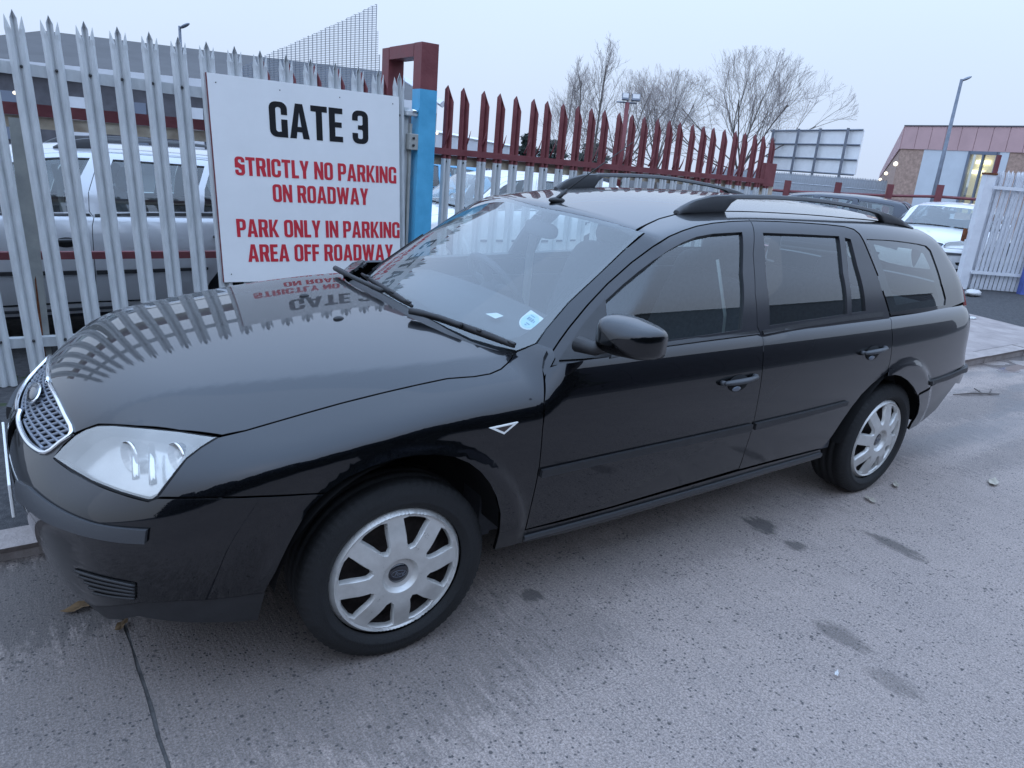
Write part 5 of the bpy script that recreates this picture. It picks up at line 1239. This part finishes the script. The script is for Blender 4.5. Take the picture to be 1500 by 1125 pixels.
for (x, y) in ((1312, 240), (1298, 254), (1289.5, 263)):
    d = ray(x, y); A = np.array([[d[0], -e2.x], [d[1], -e2.y]]); b_ = np.array([K0[0]-CAM[0], K0[1]-CAM[1]])+np.array([n2.x, n2.y])*.12; s = float(np.linalg.solve(A, b_)[1]); z = CAM[2]+(K0[0]+e2.x*s+n2.x*.12-CAM[0])/d[0]*d[2]-.1
    q = e2*s+n2*.12; MB().add(*ellipsoid((q.x, q.y, z), (.055*(1+s*.022),)*3, None, 12, 8)).build('wall_lamp', 'lamp_glow', bd_, True)

# ------------------------------------------------------------------ street lamps and floodlights
def lamp(px_top, px_bot, dist, label, head=.34, r=.06):
    T = at_d(*px_top, dist); B = np.array([T[0], T[1], .1]); o = empty('street_lamp', tuple(B), label=label, cat='street lamp'); h = T[2]-.1
    MB().tube([(0, 0, 0), (0, 0, h*.35), (0, 0, h)], [r*1.5, r*1.1, r*.7], 10).build('column', 'steel_grey', o, True)
    rgt = Vector(RW[0]); rgt.z = 0; rgt.normalize(); MB().add(*ellipsoid(rgt*head*.45+Vector((0, 0, h+.02)), (head*.5, head*.28, head*.13), Matrix.Rotation(math.atan2(rgt.y, rgt.x), 3, 'Z') @ Matrix.Rotation(R_(-28), 3, 'Y'), 16, 8)).build('lantern', 'steel_grey', o, True)
    return o
lamp((1409, 116), (1368, 272), 21, 'tall grey street lamp standing in front of the brick unit', .24, .048)
lamp((263, 38), (268, 60), 32, 'distant street lamp showing above the grey roof at the left', .42, .07)
T = at_d(919, 152, 30); fl = empty('floodlight_mast', (T[0], T[1], .1), label='maroon mast with two square floodlights among the bare trees', cat='floodlight')
MB().tube([(0, 0, 0), (0, 0, T[2]-.05)], [.10, .085], 8).build('mast', 'maroon_paint', fl, True); rg = Vector(RW[0]); rg.z = 0; rg.normalize(); az = math.atan2(rg.y, rg.x)
MB().tube([rg*-.42+Vector((0, 0, T[2]-.06)), rg*.36+Vector((0, 0, T[2]-.06))], .035, 6).build('cross_arm', 'steel_grey', fl)
for s in (-.10, .30):
    f_ = MB().box(tuple(rg*s+Vector((0, 0, T[2]+.14))), (.26 if s < 0 else .32, .12, .26), rot=Matrix.Rotation(az, 3, 'Z') @ Matrix.Rotation(R_(-15), 3, 'X'), bev=.02).build('floodlight', 'steel_grey', fl)
    MB().box(tuple(rg*s+Vector((0, 0, T[2]+.14))-Vector(RW[2])*.068), (.21 if s < 0 else .26, .01, .20), rot=Matrix.Rotation(az, 3, 'Z')).build('lens', 'board_back', f_)

# ------------------------------------------------------------------ warehouse behind the gate, white gable at its right
def at_y(px, py, depth): return at_d(px, py, depth)
wh = empty('warehouse', (0, 0, 0), label='long warehouse with a grey pitched roof and white eaves behind the gate', cat='building')
E0, E1 = at_d(-160, 118, 29), at_d(640, 163, 27); zE = 3.15
R0, R1 = at_d(66, 83, 33), at_d(572, 73, 33); zR = (R0[2]+R1[2])/2
eD = Vector((E1[0]-E0[0], E1[1]-E0[1], 0)).normalized(); eN = Vector((-eD.y, eD.x, 0)); eN = eN if eN.dot(Vector(CAM)-Vector(E0)) > 0 else -eN
def wpt(q, z): return Vector((q[0], q[1], z))
back = [wpt(R0, zR)-eN*6-Vector((0, 0, 1.9)), wpt(R1, zR)-eN*6-Vector((0, 0, 1.9))]
V = [wpt(E0, zE), wpt(E1, zE), wpt(R1, zR), wpt(R0, zR), back[1], back[0]]
MB().add(V, [(0, 1, 2, 3), (3, 2, 4, 5), (0, 3, 5)]).build('roof', 'lead_roof', wh)
def strip_(a, b_, z0, z1, off, mat, name, th=.15):
    V = [wpt(a, z0)+eN*off, wpt(b_, z0)+eN*off, wpt(b_, z1)+eN*off, wpt(a, z1)+eN*off]; V += [v-eN*th for v in V]
    return MB().add(V, [(0, 1, 2, 3), (7, 6, 5, 4), (0, 4, 5, 1), (1, 5, 6, 2), (2, 6, 7, 3), (3, 7, 4, 0)]).build(name, mat, wh)
strip_(E0, E1, zE-.32, zE+.02, .06, 'white_render', 'eaves_board'); strip_(E0, E1, 0, zE-.3, -.15, 'dark_cladding', 'wall')
rD = (wpt(R1, zR)-wpt(E1, zE)); V = [wpt(E1, 0), wpt(E1, zE), wpt(R1, zR), back[1], Vector((back[1].x, back[1].y, 0))]
MB().add(V, [(0, 1, 2, 3, 4)]).build('gable_wall', 'white_render', wh)
a, b_ = wpt(E1, zE)+eD*.2, wpt(R1, zR)+eD*.2; MB().tube([a, b_, back[1]+eD*.2], .12, 4).build('barge_board', 'white_render', wh)
for i in range(9):
    s = .06+.105*i; q0 = E0*(1-s)+E1*s; q1 = E0*(1-s-.045)+E1*(s+.045); strip_(q0, q1, .9, 2.3, -.10, 'window_frame_grey' if i % 2 else 'white_render', 'wall_panel', .05)
q = at_d(22, 136, 26.5); MB().add(*ellipsoid(tuple(q), (.06, .06, .05), None, 10, 6)).build('wall_lamp', 'lamp_glow', wh, True)
# low white sheds beyond the fence
sh = empty('white_shed', (0, 0, 0), label='low white shed with a shallow roof behind the blue post', cat='building')
Q0, Q1 = at_d(600, 186, 46), at_d(790, 222, 62); V = [wpt(Q0, 0), wpt(Q1, 0), wpt(Q1, Q1[2]), wpt(Q0, Q0[2])]; dn = (Vector(Q0)-Vector(CAM)); dn.z = 0; dn.normalize(); V += [v+dn*8 for v in V]
MB().add(V, [(0, 1, 2, 3), (3, 2, 6, 7), (1, 5, 6, 2), (0, 3, 7, 4)]).build('wall', 'white_render', sh)
MB().tube([wpt(Q0, Q0[2]), wpt(Q1, Q1[2])], .12, 4).build('gutter', 'board_back', sh)
for (x, y) in ((640, 195), (676, 198)):
    q = at_d(x, y, 44); MB().add(*ellipsoid(tuple(q), (.08, .08, .08), None, 10, 6)).build('wall_lamp', 'lamp_glow', sh, True)
# railings and sheds seen under the maroon rail
rl_ = empty('dark_railing', (0, 0, 0), label='dark vertical bar railing in the yard beyond the white car', cat='railing')
B0, B1 = at_d(636, 232, 17), at_d(900, 258, 20)
for i in range(74):
    t = i/73; q = B0*(1-t)+B1*t; MB().box((q[0], q[1], .85), (.03, .03, 1.5)).build('bar', 'steel_grey', rl_)
for z in (.35, 1.5): MB().tube([(B0[0], B0[1], z), (B1[0], B1[1], z)], .03, 4).build('rail', 'steel_grey', rl_)
# welded mesh sheet sticking up beyond the gate
ms = empty('mesh_panel', (0, 0, 0), label='tall sheet of dark welded wire mesh curling up behind the sign', cat='mesh')
MD = 12.5; poly = np.array([(300, 124), (350, 100), (395, 77), (430, 62), (470, 44), (510, 27), (556, 7), (557, 40), (560, 80), (564, 120), (567, 165), (569, 215), (300, 215)], float)
mc = at_d(440, 110, MD); mR = Vector(RW[0]); mR.z = 0; mR.normalize(); nrmM = Vector(RW[2]); nrmM.z = 0; nrmM.normalize()
def onM(px, py):
    d = Vector(ray(px, py)); t = (Vector(mc)-Vector(CAM)).dot(nrmM)/d.dot(nrmM); return Vector(CAM)+d*t
pl2 = np.array([((onM(*q)-Vector(mc)).dot(mR), onM(*q).z) for q in poly])
def curl(a): return .10*max(0, a+.2)**2
def wires(fixed, vert, mbx):
    lo, hi = (pl2[:, 1].min(), pl2[:, 1].max()) if vert else (pl2[:, 0].min(), pl2[:, 0].max()); ts = np.linspace(lo, hi, 90)
    P = np.array([(fixed, t) if vert else (t, fixed) for t in ts]); k = inpoly(P, pl2); run = []
    for i in range(len(ts)+1):
        if i < len(ts) and k[i]: run.append(P[i])
        else:
            if len(run) > 1:
                sel = run[::8]+[run[-1]]; mbx.tube([Vector(mc)*1+mR*q[0]+Vector((0, 0, q[1]-mc[2]))-nrmM*curl(q[0]) for q in sel], 0.0062 if vert else .0042, 3, cap=False)
            run = []
mb = MB()
for a in np.arange(pl2[:, 0].min(), pl2[:, 0].max(), .066): wires(a, True, mb)
mb.build('vertical_wires', 'steel_grey', ms, kind='stuff'); mb = MB()
for z in np.arange(pl2[:, 1].min(), pl2[:, 1].max(), .0245): wires(z, False, mb)
mb.build('horizontal_wires', 'steel_grey', ms, kind='stuff')

# ------------------------------------------------------------------ bare winter trees
material('bark', (.13, .11, .10), .9, var=.3, vscale=3); material('twig_bark', (.30, .265, .255), .9); material('conifer', (.05, .065, .058), .9, var=.4, vscale=1.5)  # twig colour is paled to imitate distance haze
def bare_tree(base, height, label, seed, spread=.55, trunk_frac=.22, birch=False, twr=.012, group=None, levels=6, width=None):
    rnd = random.Random(seed); o = empty('bare_tree', tuple(base), label=label, cat='tree', group=group)
    tr, tw = MB(), MB()
    Wd = (width or height*.5)/2; zc, zr = height*.60, height*.40
    def inside(q): return birch or q.z < zc*.55 or (math.hypot(q.x, q.y)/Wd)**2+((q.z-zc)/zr)**2 < 1
    def grow(p, d, ln, r, lev):
        for _ in range(8):
            if lev == 0 or inside(p+(d+Vector((0, 0, .12))).normalized()*ln): break
            ln *= .78
        if lev > 1 and ln < height*.006: return
        k = 4 if lev < 3 else 3; pts = [p]; rr_ = [r]; q = p.copy(); dd = d.copy()
        for i in range(k):
            dd = (dd+Vector((rnd.gauss(0, .10), rnd.gauss(0, .10), rnd.gauss(0, .06)+(.05 if not birch else .08)))).normalized(); q = q+dd*ln/k; pts.append(q.copy()); rr_.append(r*(1-.45*(i+1)/k))
        (tr if lev < 3 else tw).tube(pts, rr_, 6 if lev < 2 else (4 if lev < 3 else 3), cap=False)
        if lev >= levels: return
        nch = (12, 6, 5, 4, 3, 3)[lev] if not birch else (18, 4, 4, 3, 3)[lev]
        for c in range(nch):
            if lev == 0: t = (.22+.78*c/nch) if birch else (.55+.45*(c+.5)/nch)
            else: t = .28+.72*(c+rnd.uniform(.2, .9))/nch
            t = min(t, 1.0); f = t*k; i = min(int(f), k-1); pp = pts[i].lerp(pts[i+1], f-i)
            ax = dd.cross(Vector((rnd.gauss(0, 1), rnd.gauss(0, 1), rnd.gauss(0, 1)))).normalized()
            if lev == 0 and not birch: az_ = 2.4*c; ax = Vector((math.cos(az_), math.sin(az_), 0)); a = .10+1.3*((c*.618) % 1)
            else: a = rnd.uniform(.35, .85)*(1-.3*t)
            nd = Matrix.Rotation(a, 3, ax) @ dd
            if birch: sc = (.40*(1-t*.65)) if lev == 0 else .58
            else: sc = 2.4 if lev == 0 else rnd.uniform(.45, .62)
            grow(pp, nd, ln*sc, max(twr*.42, r*(1-.45*t)*(.62 if not birch else .42)*(.8 if lev else .7)), lev+1)
    if birch: grow(Vector((0, 0, 0)), Vector((rnd.gauss(0, .03), rnd.gauss(0, .03), 1)), height*.96, height*.011, 0)
    else: grow(Vector((0, 0, 0)), Vector((rnd.gauss(0, .04), rnd.gauss(0, .04), 1)), height*trunk_frac, height*.020, 0)
    if birch:
        zmax = max(v[2] for v in tw.V); s = height/zmax; tr.V = [(a*s, b*s, c*s) for a, b, c in tr.V]; tw.V = [(a*s, b*s, c*s) for a, b, c in tw.V]
    tr.build('trunk', 'bark', o, True); tw.build('crown', 'twig_bark', o)
    return o
def tree_at(px, py_top, dist, **k):
    T = at_d(px, py_top, dist); return bare_tree((T[0], T[1], .05), T[2], **k)
tree_at(1112, 70, 48, label='broad round-headed bare tree rising behind the maroon spikes', seed=12, spread=.62, trunk_frac=.24, twr=.014, levels=5, width=12.0)
tree_at(985, 92, 52, label='smaller bare tree between the floodlights and the broad tree', seed=5, spread=.50, trunk_frac=.24, twr=.014, levels=5, width=7.5)
tree_at(886, 52, 40, label='tallest slender birch rising left of the floodlights', seed=8, birch=True, twr=.016, group='slender bare birches', levels=4)
tree_at(862, 82, 41, label='second slender birch just left of the tallest one', seed=21, birch=True, twr=.016, group='slender bare birches', levels=4)
tree_at(836, 92, 43, label='leftmost and faintest of the slender birches', seed=33, birch=True, twr=.014, group='slender bare birches', levels=4)
tree_at(925, 102, 46, label='bushy bare tree directly behind the floodlights', seed=41, spread=.45, trunk_frac=.26, twr=.012, levels=4, width=6.0)
def shrub(px, py, dist, w_, label, seed):
    rnd = random.Random(seed); T = at_d(px, py, dist); V = []; Fc = []; h = T[2]
    for i in range(2600):
        u = rnd.random(); z = h*u; r = w_*(1-.75*u)*math.sqrt(rnd.random())*(.75+.25*math.sin(7*u*3)); a = rnd.random()*6.283
        c_ = Vector((r*math.cos(a), r*math.sin(a), z)); n0 = len(V); s = rnd.uniform(.08, .2)
        for j in range(3): V.append(tuple(c_+Vector((rnd.gauss(0, s), rnd.gauss(0, s), rnd.gauss(0, s*.6)))))
        Fc.append((n0, n0+1, n0+2))
    o = empty('evergreen', (T[0], T[1], .05), label=label, cat='tree'); link('crown', mesh('crown', V, Fc), 'conifer', o); MB().tube([(0, 0, 0), (0, 0, h*.6)], [.15, .05], 6).build('trunk', 'bark', o); return o
shrub(775, 199, 55, 1.5, 'dark evergreen tree left of the birches beyond the white shed', 3)
shrub(812, 207, 60, 2.6, 'low dark evergreen behind the leftmost birch', 4)
shrub(870, 212, 66, 3.4, 'broad dark evergreen at the foot of the birches', 6)

# ------------------------------------------------------------------ across the road, behind the photographer: what the doors mirror
material('hedge_leaf', (.055, .060, .048), .8, var=.4, vscale=2)
rnd = random.Random(2); V = []; Fc = []
for i in range(16000):
    x = rnd.uniform(-11, 24); top = 7.0+.7*math.sin(x*.7)+.6*math.sin(x*.31+1)+.3*math.sin(x*2.1); z = top*rnd.random()**.6; y = 13.4+rnd.gauss(0, .5)*(1.3-z/9); n0 = len(V); s = rnd.uniform(.12, .30)
    for j in range(4): V.append((x+rnd.gauss(0, s), y+rnd.gauss(0, s*.6), z+rnd.gauss(0, s)))
    Fc.append((n0, n0+1, n0+2, n0+3))
hd = empty('tall_hedge', (6, 13.4, 0), label='tall dark hedge across the road mirrored in the black doors', cat='hedge'); link('foliage', mesh('foliage', [(a-6, b_-13.4, c_) for a, b_, c_ in V], Fc), 'hedge_leaf', hd)
MB().box((.5, .1, 2.9), (34, .8, 5.8)).build('core', 'hedge_leaf', hd)
bw = empty('long_shed', (-33, 15.6, 0), label='long dark shed across the road mirrored in the side windows', cat='building')
for i in range(22): MB().box((-20.9+i*2.0, 0, 3.9), (1.985, .2, 7.8)).build('cladding_panel', 'dark_cladding', bw)
MB().box((0, 4, 7.9), (44.5, 8.6, .18)).build('roof', 'lead_roof', bw)
sheet('verge', [(-140, 11.0), (80, 11.0), (80, 40), (-140, 40)], .02, 'asphalt', kind='structure')

# ------------------------------------------------------------------ litter
def bag(px, z, r, label, seed):
    rnd = random.Random(seed); p = on_z(*px, z); V, Fc = ellipsoid((0, 0, 0), (r, r*.6, r*.33), None, 18, 10); V = [(a*(1+rnd.gauss(0, .10)), b_*(1+rnd.gauss(0, .10)), max(0, c_*(1+rnd.gauss(0, .12))+r*.28)) for a, b_, c_ in V]
    me = mesh('bag', V, Fc, True); link('litter_bag', me, 'plastic_bag', label=label, cat='litter').location = tuple(p)
bag((1424, 433), .12, .16, 'crumpled white plastic bag at the foot of the white gate', 1); bag((1424, 468), .09, .06, 'small white scrap of litter on the pavement behind the car', 2)
p = on_z(1428, 578, .0); mb = MB(); mb.tube([(p[0]+.25, p[1]-.06, .012), (p[0]+.05, p[1], .018), (p[0]-.20, p[1]+.10, .012)], [.004, .009, .005], 6); mb.tube([(p[0]-.05, p[1]+.03, .015), (p[0]-.12, p[1]-.06, .02)], .006, 5); mb.tube([(p[0]-.12, p[1]+.06, .015), (p[0]-.24, p[1]+.02, .02)], .006, 5); mb.build('twig', 'bark', None, True, label='dark broken twig lying on the road behind the car', cat='twig')
def leaf(px, r, mat, label, rot, grp=None):
    p = on_z(*px, .006); V = [(r*math.cos(a)*(1 if abs(math.cos(a)) < .9 else 1.25), r*.45*math.sin(a), .004+.010*math.cos(2*a)**2) for a in [2*math.pi*i/12 for i in range(12)]]+[(0, 0, .006)]
    me = mesh('leaf', V, [(i, (i+1) % 12, 12) for i in range(12)], True); o = link('fallen_leaf', me, mat, label=label, cat='leaf', group=grp); o.location = tuple(p); o.rotation_euler = (0, 0, rot)
leaf((1312, 711), .035, 'pale_leaf', 'pale leaf lying on the road right of the rear wheel', .6, 'fallen leaves'); leaf((1275, 733), .035, 'pale_leaf', 'pale leaf lying on the road below the rear wheel', 1.2, 'fallen leaves')
leaf((1455, 707), .055, 'pale_leaf', 'pale leaf near the right edge of the road', .3, 'fallen leaves'); leaf((118, 890), .05, 'dead_leaf', 'long brown dead leaf on the ground under the front bumper', .2, 'fallen leaves'); leaf((178, 918), .03, 'dead_leaf', 'small curled brown leaf beside the road joint', .9, 'fallen leaves'); leaf((150, 888), .035, 'pale_leaf', 'tan leaf fragment under the corner of the bumper', 2.2, 'fallen leaves')
leaf((1225, 989), .014, 'plastic_bag', 'tiny white chip on the road in the right foreground', .4)
